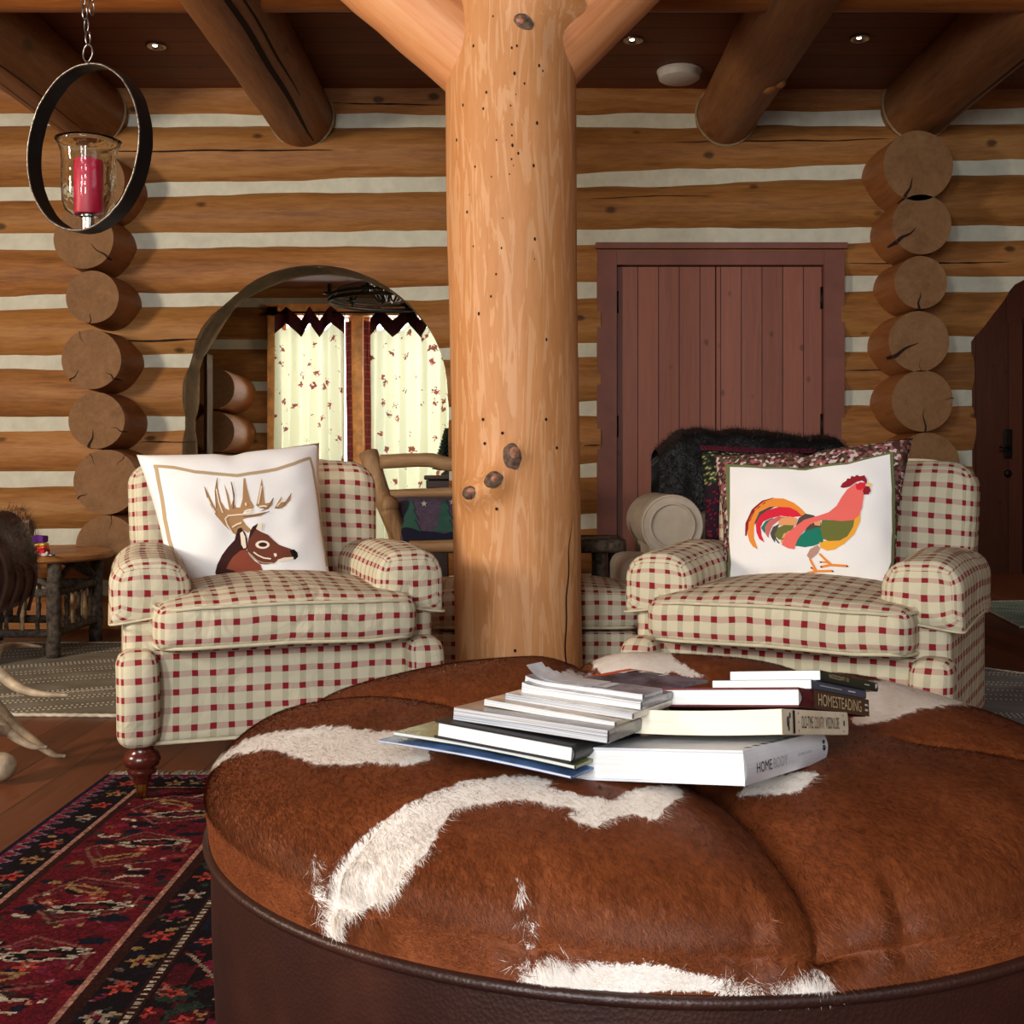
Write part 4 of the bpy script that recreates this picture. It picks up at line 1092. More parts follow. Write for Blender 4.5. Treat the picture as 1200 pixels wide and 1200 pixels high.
# ================================================================ PILLOWS
class Pillow:
    def __init__(s, tl, tr, br, bl, T=.075, pinch=.035, seed=0, notch=0):
        s.c = [P(*q) for q in (tl, tr, br, bl)]; s.T = T; s.p = pinch; s.seed = seed; s.notch = notch
        n = (s.c[1]-s.c[3]).cross(s.c[2]-s.c[0]); n.normalize()
        if n.y > 0: n = -n
        s.n = n
    def f(s, u, v, side=1, off=0):
        uu = u+s.p*2*(.5-u)*math.sin(PI*v); vv = v+s.p*2*(.5-v)*math.sin(PI*u)
        vv += s.notch*math.exp(-((u-.5)/.06)**2)*(1-v)**4
        tl, tr, br, bl_ = s.c
        a = tl.lerp(tr, uu); b = bl_.lerp(br, uu); p = a.lerp(b, vv)
        h = ((1-(2*u-1)**4)*(1-(2*v-1)**4)); h = max(h, 0)**.62
        wr = .010*noise.noise(Vector((u*5, v*5, s.seed)))+.006*math.sin((u*1.3+v*2.6)*9+3*noise.noise(Vector((u*3, v*3, s.seed+4))))*max(0, u-.62)*2.6
        if side < 0: return p-s.n*(h*s.T*.8)
        return p+s.n*(h*(s.T+wr)+off)
    def uv(s, px, py):
        u = v = .5
        for _ in range(12):
            a = proj(s.f(u, v)); e = 1e-3; b = proj(s.f(u+e, v)); c = proj(s.f(u, v+e))
            J = [[(b[0]-a[0])/e, (c[0]-a[0])/e], [(b[1]-a[1])/e, (c[1]-a[1])/e]]; det = J[0][0]*J[1][1]-J[0][1]*J[1][0]
            dx, dy = px-a[0], py-a[1]
            if abs(det) < 1e-6: break
            u += max(-.2, min(.2, (J[1][1]*dx-J[0][1]*dy)/det)); v += max(-.2, min(.2, (-J[1][0]*dx+J[0][0]*dy)/det))
            u = min(.995, max(.005, u)); v = min(.995, max(.005, v))
        return u, v
    def body(s, m, parent, name='cushion_cover', n=44):
        mb = MB(); mb.grid(lambda u, v: s.f(u, v), n, n, flip=False); mb.grid(lambda u, v: s.f(u, v, -1), n, n, flip=True)
        return mb.build(name, m, parent)
    def patch(s, mb, poly, mi, off, step=.035):
        q = [s.uv(*p) for p in poly]; d = []
        for i in range(len(q)):
            a, b = q[i], q[(i+1) % len(q)]; k = max(1, int(math.hypot(b[0]-a[0], b[1]-a[1])/step))
            for j in range(k): d.append((a[0]+(b[0]-a[0])*j/k, a[1]+(b[1]-a[1])*j/k))
        n = len(d); x0 = min(p[0] for p in d); x1 = max(p[0] for p in d); y0 = min(p[1] for p in d); y1 = max(p[1] for p in d)
        pts = [Vector(p) for p in d]; ga = np.array(d)
        xs = np.arange(x0+step/2, x1, step); ys = np.arange(y0+step/2, y1, step)
        if len(xs) and len(ys):
            GX, GY = np.meshgrid(xs, ys); sd_ = poly_sd(GX.ravel(), GY.ravel(), d)
            for gx, gy, q_ in zip(GX.ravel(), GY.ravel(), sd_):
                if q_ > step*.35: pts.append(Vector((gx, gy)))
        r = geometry.delaunay_2d_cdt(pts, [(i, (i+1) % n) for i in range(n)], [], 1, 1e-6)
        fs = []
        for f in r[2]:
            c = (r[0][f[0]]+r[0][f[1]]+r[0][f[2]])/3
            if poly_sd(np.array([c.x]), np.array([c.y]), d)[0] > 0: fs.append(tuple(f)[::-1])
        mb.add([s.f(v.x, v.y, 1, off) for v in r[0]], fs, mi=mi)
    def strip(s, mb, pts, w_, mi, off):
        L = []; R_ = []
        for i, p in enumerate(pts):
            a = pts[max(0, i-1)]; b = pts[min(len(pts)-1, i+1)]; dx, dy = b[0]-a[0], b[1]-a[1]; l = math.hypot(dx, dy)
            ww = w_[i] if isinstance(w_, (list, tuple)) else w_
            L.append((p[0]-dy/l*ww/2, p[1]+dx/l*ww/2)); R_.append((p[0]+dy/l*ww/2, p[1]-dx/l*ww/2))
        s.patch(mb, L+R_[::-1], mi, off)
def cot(name, c, r=.9): 
    t = NT(name); n = t.noise(t.coord(), 160, 2); t.bump(n, .15, .002); col = t.mix(t.math('MULTIPLY', n, .1), rgba(c), rgba(tuple(x*.8 for x in c))); return t.fin(col, r, 0, .15)
M['white_cotton'] = cot('white_cotton', (244, 244, 244))
# --- deer pillow
pw = Pillow((160,533,3.74), (374,519,3.90), (391,700,3.72), (203,708,3.56), .078, .03, 3, .02)
dp = thing('throw_pillow', 'white pillow with a brown stag head, leaning in the left armchair', 'pillow', tuple(P(296, 700, 3.64)), world=True)
pw.body(M['white_cotton'], dp)
cols = dict(tan=(184,160,126), dark=(62,34,32), red=(140,72,54), brown=(112,62,48), cream=(240,228,205), black=(24,20,20), ltan=(176,136,96), line=(100,76,60))
dm = [cot('stag_'+k, v) for k, v in cols.items()]; di = {k: i for i, k in enumerate(cols)}
def zd(L): return [(230+x/8.575, 550+y/8.575) for x, y in L]
def ze(L): return [(160+x/5, 520+y/5) for x, y in L]
art = MB()
pw.strip(art, ze([(98,132),(220,140),(340,165),(480,178),(590,187),(700,170),(820,150),(920,118),(1015,85)]), 3.6, di['tan'], .0012)
pw.strip(art, ze([(1015,80),(1035,150),(1045,215),(1060,300),(1075,400),(1090,500),(1112,640),(1118,720)]), 2.6, di['tan'], .0012)
pw.strip(art, ze([(112,132),(130,230),(150,330),(165,440),(190,560),(225,680)]), 4.4, di['tan'], .0012)
pw.strip(art, ze([(240,715),(225,770),(205,860)]), 4, di['tan'], .0012)
for k, L, o_ in [
 ('ltan', [(400,662),(340,620),(280,560),(200,470),(150,380),(110,290),(82,175),(120,240),(160,330),(205,415),(192,330),(185,220),(208,90),(218,200),(245,320),(290,392),(332,412),(310,300),(280,150),(325,260),(348,372),(372,300),(350,130),(385,260),(384,350),(400,385),(440,385),(465,300),(475,90),(490,90),(512,200),(542,310),(578,368),(572,395),(500,412),(462,440),(500,462),(600,448),(730,425),(640,472),(500,492),(462,505),(500,560),(548,608),(520,640),(460,602),(412,642)], .0012),
 ('ltan', [(605,355),(640,180),(658,90),(672,200),(690,345),(740,335),(775,285),(765,360),(710,405),(640,428),(690,392),(640,392)], .0012),
 ('ltan', [(783,392),(860,270),(850,335),(900,325),(955,240),(945,310),(895,370),(825,398)], .0012),
 ('dark', [(95,1205),(130,1120),(200,1060),(190,1040),(210,960),(260,860),(320,780),(385,712),(400,650),(440,700),(470,800),(440,860),(380,920),(340,985),(400,1030),(470,1080),(560,1150),(640,1190),(640,1230),(90,1230)], .0014),
 ('red', [(440,820),(500,800),(530,860),(590,925),(645,960),(672,1030),(690,1100),(685,1170),(600,1165),(520,1125),(450,1065),(380,1020),(300,1000),(330,940),(370,880)], .0018),
 ('brown', [(512,830),(515,740),(545,610),(590,595),(650,630),(720,660),(770,710),(830,760),(900,785),(960,805),(1005,830),(1015,870),(990,905),(900,912),(820,915),(780,945),(700,958),(640,952),(570,890)], .0022),
 ('dark', [(398,665),(418,600),(450,588),(490,640),(510,700),(512,800),(470,815),(440,780),(432,700)], .0026),
 ('cream', [(440,645),(465,625),(490,680),(502,790),(475,800),(452,760)], .0030),
 ('dark', [(540,625),(565,580),(620,545),(600,600),(560,660),(530,700)], .0026), ('cream', [(600,595),(622,560),(665,530),(658,622)], .0026),
 ('cream', [(665+72*math.cos(a), 760+42*math.sin(a)) for a in [2*PI*k/14 for k in range(14)]], .0028),
 ('dark', [(668+44*math.cos(a), 760+23*math.sin(a)) for a in [2*PI*k/12 for k in range(12)]], .0032),
 ('black', [(940,820),(980,806),(1015,838),(1022,880),(990,912),(962,870)], .0028), ('cream', [(815,912),(880,890),(985,882),(972,905),(900,925),(830,935)], .0028),
 ('cream', [(775,850),(800,845),(812,870),(790,885)], .0028)]: pw.patch(art, zd(L), di[k], o_)
for L, w_, k in [([(575,835),(620,868),(680,895),(750,903)], 1.6, 'cream'), ([(520,835),(560,870),(610,920),(680,945),(770,945)], 1.2, 'tan'), ([(112,290),(145,360),(192,440)], 1.6, 'cream'), ([(200,200),(225,330),(265,440)], 1.3, 'cream'),
    ([(360,640),(310,560),(290,500),(320,470),(400,462),(480,455),(560,430)], 1.6, 'cream'), ([(360,585),(410,555),(455,540)], 1.8, 'cream'), ([(622,350),(640,250),(655,170)], 1.6, 'cream'), ([(630,380),(680,372),(710,378)], 1.8, 'cream'), ([(810,375),(850,330),(870,290)], 1.3, 'cream'), ([(480,430),(520,412),(560,408)], 2, 'cream'), ([(496,340),(500,370)], 2, 'cream'),
    ([(82,178),(110,290),(195,455)], .6, 'line'), ([(210,90),(188,220),(200,400)], .6, 'line'), ([(350,130),(378,260),(370,400)], 1.0, 'line'), ([(470,480),(600,462),(735,428)], .7, 'line'), ([(600,360),(640,390),(720,395),(775,290)], .7, 'line'), ([(785,392),(860,392),(955,245)], .6, 'line'),
    ([(230,1080),(300,1050),(370,1055)], 2.2, 'line')]: pw.strip(art, zd(L), w_, di[k], .0036)
art.build('stag_print', dm, dp, weld=False)
# --- rooster pillow
t = NT('calico_border'); v = t.coord(); vo = t.n('ShaderNodeTexVoronoi'); t.set(vo.inputs['Vector'], v); vo.inputs['Scale'].default_value = 95
sp = t.n('ShaderNodeSeparateColor'); t.set(sp.inputs[0], vo.outputs['Color'])
col = t.ramp(sp.outputs[0], [(.0, (74,48,46)), (.35, (118,84,80)), (.55, (88,80,58)), (.72, (206,190,186)), (.85, (168,96,102))]); 
for e in [n for n in t.t.nodes if n.bl_idname == 'ShaderNodeValToRGB']: e.color_ramp.interpolation = 'CONSTANT'
M['calico'] = t.fin(col, .9, 0, .1)
rp = Pillow((836,534,3.87), (1070,513,3.61), (1050,692,3.45), (846,690,3.69), .08, .03, 9, .035)
rt = thing('throw_pillow', 'white pillow with a colourful appliqué rooster and calico border, in the right armchair', 'pillow', tuple(P(948, 690, 3.65)), world=True)
rp.body(M['calico'], rt)
rc = dict(green=(110,118,78), white=(246,246,246), orange=(238,146,60), maroon=(150,34,48), grey=(84,78,72), red=(222,44,66), teal=(34,124,104), pink=(206,108,104), peach=(236,164,112), olive=(112,116,60), salmon=(238,112,104), yellow=(242,172,60), thigh=(186,146,132), beak=(244,208,110), nail=(40,36,36))
rm = [cot('rooster_'+k, v) for k, v in rc.items()]; ri = {k: i for i, k in enumerate(rc)}
def zr(L): return [(820+x/4.615, 510+y/4.615) for x, y in L]
fr_ = MB(); rp.patch(fr_, zr([(140,158),(360,172),(575,182),(800,150),(1046,90),(1058,300),(1060,520),(1050,700),(1040,812),(600,815),(155,812),(158,600),(146,380)]), 0, .003)
fr_.build('green_binding', rm[ri['green']], rt, weld=False)
fr_ = MB(); rp.patch(fr_, zr([(166,175),(360,186),(575,194),(800,162),(1030,106),(1040,300),(1042,520),(1036,690),(1000,812),(600,815),(165,812),(172,700),(160,560),(166,380)]), 0, .0055)
fr_.build('white_panel', M['white_cotton'], rt, weld=False)
art = MB()
for k, L, o_ in [
 ('maroon', [(248,548),(250,480),(285,405),(340,358),(405,340),(350,375),(300,415),(275,470),(262,520),(256,548)], .0024),
 ('orange', [(262,540),(268,470),(300,405),(345,365),(400,345),(455,346),(512,370),(552,402),(580,432),(545,442),(500,408),(450,392),(390,392),(340,412),(310,450),(296,500),(296,560),(317,622),(290,606),(270,575)], .0024),
 ('grey', [(298,480),(325,420),(380,392),(410,390),(350,425),(315,490)], .0027),
 ('red', [(305,482),(330,440),(370,410),(430,392),(490,395),(530,415),(555,442),(500,448),(440,440),(390,452),(345,472),(332,500),(337,545),(353,584),(325,565),(310,530)], .0029),
 ('teal', [(334,505),(358,470),(400,450),(375,490),(354,535)], .0029), ('pink', [(355,500),(380,465),(430,443),(475,447),(430,467),(398,490),(380,530),(374,560),(360,540)], .0032),
 ('peach', [(423,492),(440,455),(490,443),(532,455),(524,492),(480,494)], .0032), ('grey', [(524,494),(538,452),(575,428),(620,438),(645,462),(600,470),(560,490)], .0030),
 ('grey', [(384,535),(400,500),(432,484),(420,520),(415,560),(437,592),(424,586),(412,566),(409,584),(392,560)], .0034),
 ('olive', [(408,545),(425,505),(460,490),(514,492),(505,512),(475,530),(452,572),(430,568)], .0036), ('peach', [(440,582),(455,540),(484,520),(475,560),(462,602)], .0036),
 ('grey', [(570,525),(595,485),(655,468),(660,505),(600,515)], .0032),
 ('teal', [(520,602),(535,560),(575,522),(650,500),(670,540),(670,582),(620,602),(570,610)], .0034),
 ('yellow', [(872,422),(870,470),(838,540),(782,592),(732,622),(690,629),(655,612),(648,585),(690,572),(750,572),(798,550),(826,505),(834,462)], .0034),
 ('olive', [(655,505),(665,462),(750,466),(838,460),(832,500),(802,550),(760,574),(700,577),(668,565)], .0038),
 ('salmon', [(446,598),(466,545),(518,500),(568,462),(640,442),(700,422),(742,388),(770,340),(800,298),(850,264),(890,288),(888,340),(880,400),(862,440),(832,464),(770,470),(700,462),(650,466),(600,488),(555,535),(527,580),(515,622),(480,616)], .0042),
 ('peach', [(620,475),(655,470),(655,495),(625,492)], .0046),
 ('maroon', [(763,286),(775,265),(795,252),(800,240),(818,240),(822,226),(842,230),(850,220),(868,228),(893,222),(907,248),(906,268),(880,250),(850,258),(812,284),(778,291)], .0046),
 ('red', [(845,275),(870,260),(902,262),(896,290),(870,304),(850,298)], .0048), ('maroon', [(884,305),(900,280),(920,284),(928,305),(915,326),(890,326)], .0050), ('beak', [(908,258),(932,268),(924,286),(910,282)], .0048),
 ('thigh', [(582,655),(600,620),(640,598),(654,615),(640,645),(600,677)], .0040)]: rp.patch(art, zr(L), ri[k], o_+.0045)
for L, w_ in [([(598,672),(615,705),(634,738)], 2.6), ([(588,750),(634,740),(722,738)], 2.6), ([(608,722),(630,738)], 2), ([(650,645),(680,675),(712,702)], 2.6), ([(658,716),(712,706),(800,712)], 2.8), ([(660,690),(690,692),(712,702)], 2)]: rp.strip(art, zr(L), w_, ri['orange'], .008)
for x, y in [(722,740),(800,712),(588,750),(608,720),(660,716),(657,690)]: rp.strip(art, zr([(x-5, y), (x+5, y+3)]), 1.5, ri['nail'], .009)
art.build('rooster_applique', rm, rt, weld=False)

# ================================================================ BOOKS AND MAGAZINES
t = NT('page_edges'); tc = t.n('ShaderNodeTexCoord'); sp = t.n('ShaderNodeSeparateXYZ'); t.set(sp.inputs[0], tc.outputs['UV'])
wn = t.n('ShaderNodeTexNoise'); t.set(wn.inputs['Vector'], t.coord('UV', (4, 900, 1))); wn.inputs['Scale'].default_value = 1.0; wn.inputs['Detail'].default_value = 3
col = t.ramp(wn.outputs[0], [(.3, (222,222,220)), (.6, (244,244,242))]); M['pages'] = t.fin(col, .8, 0, .2)
def pagem(name, stops):
    t = NT(name); wn = t.n('ShaderNodeTexNoise'); t.set(wn.inputs['Vector'], t.coord('UV', (2.2, 700, 1))); wn.inputs['Scale'].default_value = 1.0; wn.inputs['Detail'].default_value = 4
    return t.fin(t.ramp(wn.outputs[0], stops), .6, 0, .3)
M['mag_pages'] = pagem('magazine_page_edges', [(.34, (60,66,80)), (.44, (150,158,170)), (.54, (214,216,220)), (.62, (170,150,130))])
M['mag_pages_w'] = pagem('bright_magazine_page_edges', [(.34, (70,70,78)), (.42, (190,194,200)), (.52, (228,228,228)), (.66, (196,190,182))])
M['cream_pages'] = pagem('cream_page_edges', [(.3, (232,224,200)), (.6, (248,242,222))])
def cover(name, c, r=.4, var=.05): return plain(name, c, r, var=var, scale=16)
def book(nm, label, Cn, Sn, Ln, th, mcov, mpage, hard=True, text=None, group='books and magazines on the ottoman', lenS=None, lenL=None, inset=.004, cat='book', up=None, sag=0, curl=0):
    """Cn near spine corner (bottom), Sn far end of spine, Ln other end of the visible page edge"""
    Cn, Sn, Ln = Vector(Cn), Vector(Sn), Vector(Ln)
    t = thing(nm, label, cat, tuple(Cn), world=True, group=group)
    es = (Sn-Cn); ls = lenS or es.length; es.normalize(); el = Ln-Cn; ll = lenL or el.length; n = es.cross(el).normalized()
    if n.z < 0: n = -n
    el = n.cross(es); 
    if el.dot(Ln-Cn) < 0: el = -el
    def W(a, b, c):        # a along page edge, b along spine, c up
        s_ = sag*math.sin(PI*min(1, a/ll)) + (curl*max(0, a/ll-.8)**2*25*(c/th if th else 0))
        return Cn+el*a+es*b+n*(c+s_)
    def slab(mb, a0, a1, b0, b1, c0, c1, mi=0):
        mb.grid(lambda u, v: W(a0+(a1-a0)*u, b0, c0+(c1-c0)*v), 14, 3, uvf=lambda u, v: (a0+(a1-a0)*u, c0+(c1-c0)*v), mi=mi)
        mb.grid(lambda u, v: W(a0+(a1-a0)*u, b1, c0+(c1-c0)*v), 14, 3, uvf=lambda u, v: (a0+(a1-a0)*u, c0+(c1-c0)*v), mi=mi, flip=True)
        mb.grid(lambda u, v: W(a0, b0+(b1-b0)*u, c0+(c1-c0)*v), 3, 3, uvf=lambda u, v: (b0+(b1-b0)*u, c0+(c1-c0)*v), mi=mi, flip=True)
        mb.grid(lambda u, v: W(a1, b0+(b1-b0)*u, c0+(c1-c0)*v), 3, 3, uvf=lambda u, v: (b0+(b1-b0)*u, c0+(c1-c0)*v), mi=mi)
        for c, fl_ in ((c0, True), (c1, False)): mb.grid(lambda u, v: W(a0+(a1-a0)*u, b0+(b1-b0)*v, c), 14, 3, mi=mi, flip=fl_)
    bt = .0026 if hard else .0006; i_ = inset if hard else .0
    mb = MB()
    slab(mb, 0, ll, 0, ls, 0, bt); slab(mb, 0, ll, 0, ls, th-bt, th)
    # rounded spine
    def spn(u, v):
        a = PI*(v-.5); k = .006 if hard else .0015
        return W(-k*math.cos(a), ls*u, th/2+th/2*math.sin(a) if not hard else th*v)
    mb.grid(spn, 4, 8, flip=True); 
    def spn2(u, v): return spn(u, v)+el*.0015
    mb.grid(spn2, 4, 8)
    mb.build('cover', mcov, t, weld=False, smooth=False)
    mb = MB(); slab(mb, .0015, ll-i_, i_, ls-i_, bt, th-bt); mb.build('page_block', mpage, t, weld=False, smooth=False)
    if text:
        for (txt, a, wdt, b, hgt, m) in text:
            tm = MB()
            k = -.0068 if hard else -.0022
            place_text(tm, txt, W(k, ls*a, th*b), es, n, ls*wdt, th*hgt, 0, -el, .0004)
            tm.build('spine_lettering', m, t, weld=False, smooth=False)
    t['_w'] = 1
    return t, W, (el, es, n, ll, ls)
ink = cover('black_ink', (28,26,26)); inkb = cover('pale_grey_ink', (176,178,182)); gold = cover('beige_ink', (214,192,150)); brn = cover('brown_ink', (120,84,70)); wht = cover('white_ink', (225,225,220))
m_white = cover('white_dust_jacket', (222,226,234), .3, .03)
a, W1, _ = book('hardcover_book', 'thick white hardcover book at the bottom of the right hand stack', (.267,1.36,.551), (.425,1.60,.521), (.06,1.50,.523), .041, m_white, M['pages'],
     text=[('HOME', .08, .17, .30, .30, ink), ('BODY', .27, .17, .30, .30, inkb), ('JOANNA GAINES', .57, .18, .42, .13, inkb)])
mb = MB(); q = W1(-.0072, .289*.93, .020); mb.ball(q, .004, 8, sc=(.6,.6,1)); q = W1(-.0072, .289*.93, .028); mb.ball(q, .003, 8, sc=(.6,.6,1)); mb.build('spine_emblem', ink, a)
mb = MB()
for k in range(9): b0 = .03+.026*k; e = W1(.004, b0, .0413); f_ = W1(.012+(.006 if k > 5 else 0), b0, .0413); g_ = W1(.012, b0+.012, .0413); h_ = W1(.004, b0+.012, .0413); mb.add([e, f_, g_, h_], [(0,1,2,3)])
mb.build('cover_lettering', ink, a, smooth=False)
m_cream = cover('cream_paper_cover', (226,214,188), .5, .06)
a, W2, _ = book('paperback_book', 'thick cream paperback second from the bottom of the right hand stack', (.326,1.42,.5985), (.462,1.618,.553), (.1225,1.56,.5705), .031, m_cream, M['cream_pages'], hard=False, sag=-.003,
     text=[('OLD-TIME', .24, .17, .25, .50, ink), ('COUNTRY', .43, .16, .25, .50, brn), ('WISDOM & LORE', .61, .22, .25, .50, ink), ('-', .115, .03, .04, .92, ink)])
for b0, c0, r_ in ((.045,.5,.007),(.075,.75,.004),(.055,.25,.004),(.93,.5,.004),(.92,.85,.0015),(.92,.15,.0015),(.2,.85,.0015),(.2,.5,.0015),(.2,.15,.0015)):
    mb = MB(); q = W2(-.0026, .24*b0, .031*c0); mb.ball(q, r_, 8, sc=(.25,.6,1)); mb.build('spine_emblem', ink, a)
m_maroon = cover('maroon_cloth_cover', (92,26,34), .6); 
a, W3, (el3, es3, n3, l3, s3) = book('hardcover_book', 'brown and maroon homesteading hardcover third from the bottom of the right hand stack', (.3644,1.50,.6160), (.5146,1.712,.5585), (.171,1.637,.5890), .0255, m_maroon, M['pages'],
     text=[('HOMESTEADING', .20, .66, .2, .62, gold), ('=', .92, .05, .3, .4, wht)])
mb = MB(); mb.grid(lambda u, v: W3(-.0064, s3*(.145+.855*u), .0005+.0245*v), 2, 2, flip=True); mb.build('brown_spine_panel', cover('brown_dust_jacket', (84,62,46), .45), a, smooth=False)
def shift(o, de, ds, dn): return Vector(o)+el3*de+es3*ds+n3*dn
m_slate = cover('slate_blue_cover', (84,92,108), .4); m_green = cover('dark_green_cover', (44,56,46), .4)
c4 = shift((.3644,1.50,.6160), -.002, .045, .0262)
a, W4, _ = book('paperback_book', 'slate blue paperback between the homesteading book and the green book', c4, c4+es3*.22, c4+el3*.145, .0125, m_slate, M['pages'], hard=False,
     text=[('-', .10, .40, .42, .14, inkb), ('-', .62, .14, .42, .14, wht)])
c5 = shift(c4, -.006, .018, .0128)
a, W5, _ = book('paperback_book', 'dark green woodcraft book on top of the right hand stack', c5, c5+es3*.24, c5+el3*.132, .0135, m_green, M['pages'], hard=False,
     text=[('WOODCRAFT 101', .10, .34, .35, .42, gold), ('-', .72, .10, .45, .10, wht)])
mb = MB(); mb.add([W5(-.0026, .24*.93, .003), W5(-.0026, .24*.97, .007), W5(-.0026, .24*.97, .011), W5(-.0026, .24*.93, .011)], [(0,1,2,3)]); mb.build('spine_emblem', wht, a, smooth=False)
# left pile
EL = Vector((.891, -.454, -.010)); EB = Vector((.454, .891, -.055))
def leftbook(nm, label, L0, length, depth, th, mcov, mpage, hard=False, cat='magazine', tilt=0, sag=0, curl=0):
    L0 = Vector(L0); R0 = L0+EL*length+Vector((0,0,tilt))
    # spine on the hidden right-hand end; visible fore edge runs from R0 (corner) to L0
    return book(nm, label, R0, R0+EB*depth, L0, th, mcov, mpage, hard, cat=cat, inset=.004, sag=sag, curl=curl)
mcs = [cover('blue_photo_cover', (70,96,140), .25, .5), cover('olive_photo_cover', (116,120,80), .25, .5), cover('black_cloth_cover', (30,28,30), .5), cover('grey_gloss_cover', (120,116,112), .25, .3), cover('tan_gloss_cover', (176,160,140), .25, .3), cover('pale_gloss_cover', (206,200,190), .25, .2), cover('grey_photo_cover', (150,150,152), .25, .5)]
L1 = P(443, 870, 1.547); leftbook('magazine', 'blue covered magazine lowest in the left hand pile', L1, .285, .20, .0035, mcs[0], M['mag_pages'], tilt=-.012, sag=.003)
L2 = P(461, 862, 1.552); leftbook('magazine', 'green and olive covered magazine under the black book', L2+Vector((0,0,.0005)), .268, .20, .0045, mcs[1], M['mag_pages_w'], tilt=-.012, sag=.003)
L3 = P(508, 866, 1.518); leftbook('hardcover_book', 'black hardcover book in the left hand pile', L3+Vector((0,0,.002)), .198, .24, .0225, mcs[2], M['pages'], hard=True, cat='book', tilt=-.010)
L4 = P(531, 846, 1.53); leftbook('magazine', 'thick grey covered magazine lying on the black book', L4+Vector((0,0,.003)), .222, .22, .0165, mcs[3], M['mag_pages'], tilt=-.006)
L5 = P(567, 827, 1.548); leftbook('magazine', 'magazine with pale blue page edges above the thick grey one', L5+Vector((0,0,.0005)), .19, .20, .0085, mcs[4], M['mag_pages_w'], tilt=-.010)
L6 = P(592, 820, 1.562); leftbook('magazine', 'tan edged magazine in the middle of the left hand pile', L6+Vector((0,0,.0005)), .185, .20, .0085, mcs[5], M['mag_pages'], tilt=-.008)
L7 = P(611, 812, 1.58); leftbook('magazine', 'curled magazine with bright page edges near the top of the left hand pile', L7+Vector((0,0,.0005)), .175, .12, .0105, mcs[6], M['mag_pages_w'], tilt=-.006, curl=.004)
L8 = P(615, 803, 1.60); a, W8, _ = leftbook('magazine', 'topmost curled magazine with a dark photo cover', L8, .175, .07, .0085, cover('grey_photo_cover_b', (150,150,156), .2, .5), M['mag_pages_w'], tilt=-.004, curl=.005)
for k_, (a_, h_) in enumerate(((.172, .008), (.150, .006), (.165, .004))):
    mb = MB(); mb.grid(lambda u, v: W8(.175*(.45+.56*u)+(a_-.172), .004+.05*v+.004*k_, .0086+.0009*k_+h_*max(0, u-.55)**2*5), 16, 4)
    mb.build('curled_page', cover('curled_page_paper', (226,226,228), .4, .15) if k_ == 0 else bpy.data.materials['curled_page_paper'], a, weld=False)
# catalogue with an orange corner
t = thing('magazine', 'glossy magazine with orange corner and barcode at the back of the pile', 'magazine', tuple(P(775, 795, 1.78)), world=True, group='books and magazines on the ottoman')
q = [P(738, 784, 1.80), P(830, 797, 1.76), P(775, 808, 1.655), P(640, 802, 1.70)]
n_ = Vector((0,0,1)); mb = MB(); mb.add([p-n_*.004 for p in q]+q, [(3,2,1,0),(4,5,6,7),(0,1,5,4),(1,2,6,5),(2,3,7,6),(3,0,4,7)])
mb.build('cover', cover('slate_photo_cover', (84,82,92), .2, .7), t, smooth=False)
def qq(u, v, o=.0008): return q[0].lerp(q[1], u).lerp(q[3].lerp(q[2], u), v)+n_*o
mb = MB(); mb.add([qq(0,0), qq(.32,0), qq(.25,.2), qq(0,.55)], [(0,1,2,3)]); mb.build('orange_corner', cover('orange_print', (214,84,46), .3), t, smooth=False)
mb = MB(); mb.add([qq(.10,.03,.0012), qq(.55,.03,.0012), qq(.5,.22,.0012), qq(.08,.24,.0012)], [(0,1,2,3)]); mb.build('white_label', cover('white_print', (226,222,220), .3), t, smooth=False)
mb = MB()
for k in range(16): u = .28+.014*k; mb.add([qq(u,.05,.0016), qq(u+.007,.05,.0016), qq(u+.002,.19,.0016), qq(u-.005,.19,.0016)], [(0,1,2,3)])
mb.add([qq(.14,.06,.0016), qq(.22,.06,.0016), qq(.21,.18,.0016), qq(.13,.18,.0016)], [(0,1,2,3)]); mb.build('barcode', ink, t, smooth=False)

# ================================================================ HANGING CANDLE LANTERN
LD = 3.0; lc = P(103, 175, LD); LR = .2166
t = thing('hanging_lantern', 'black iron hoop lantern with glass cup hanging at top left', 'lantern', tuple(lc), world=True)
th_ = math.radians(30); ex = Vector((math.cos(th_), -math.sin(th_), 0)); ey = Vector((math.sin(th_), math.cos(th_), 0)); ez = Vector((0,0,1))
mb = MB(); bw = .021; n = 72
def hoop(i, side, rr):
    a = 2*PI*i/n; w_ = bw*(1+.10*noise.noise(Vector((math.cos(a)*6, math.sin(a)*6, side)))); return lc+(ex*math.cos(a)+ez*math.sin(a))*(rr*(1+.006*noise.noise(Vector((math.cos(a)*9, math.sin(a)*9, 3)))))+ey*(w_*side)
vs = []; fs = []
for i in range(n):
    for (sd_, rr) in ((-1, LR), (1, LR), (1, LR-.006), (-1, LR-.006)): vs.append(hoop(i, sd_, rr))
for i in range(n):
    j = (i+1) % n
    for k in range(4): fs.append((i*4+k, i*4+(k+1) % 4, j*4+(k+1) % 4, j*4+k))
mb.add(vs, fs); mb.build('hoop', M['black_iron'], t, weld=False, angle=40)
M['worn'] = plain('worn_steel_edge', (150,140,130), .4, .8, var=.5, scale=160)
mb = MB()
for sd_ in (-1, 1): mb.tube([hoop(i, sd_, LR-.003)+ey*(sd_*.0006) for i in range(n)], .0013, 5, closed=True)
mb.build('worn_edge', M['worn'], t)
gl = NT('seeded_glass'); gl.b.inputs['Transmission Weight'].default_value = 1; gl.b.inputs['IOR'].default_value = 1.3; vo = gl.n('ShaderNodeTexVoronoi'); gl.set(vo.inputs['Vector'], gl.coord()); vo.inputs['Scale'].default_value = 70; gl.bump(vo.outputs['Distance'], .1, .003)
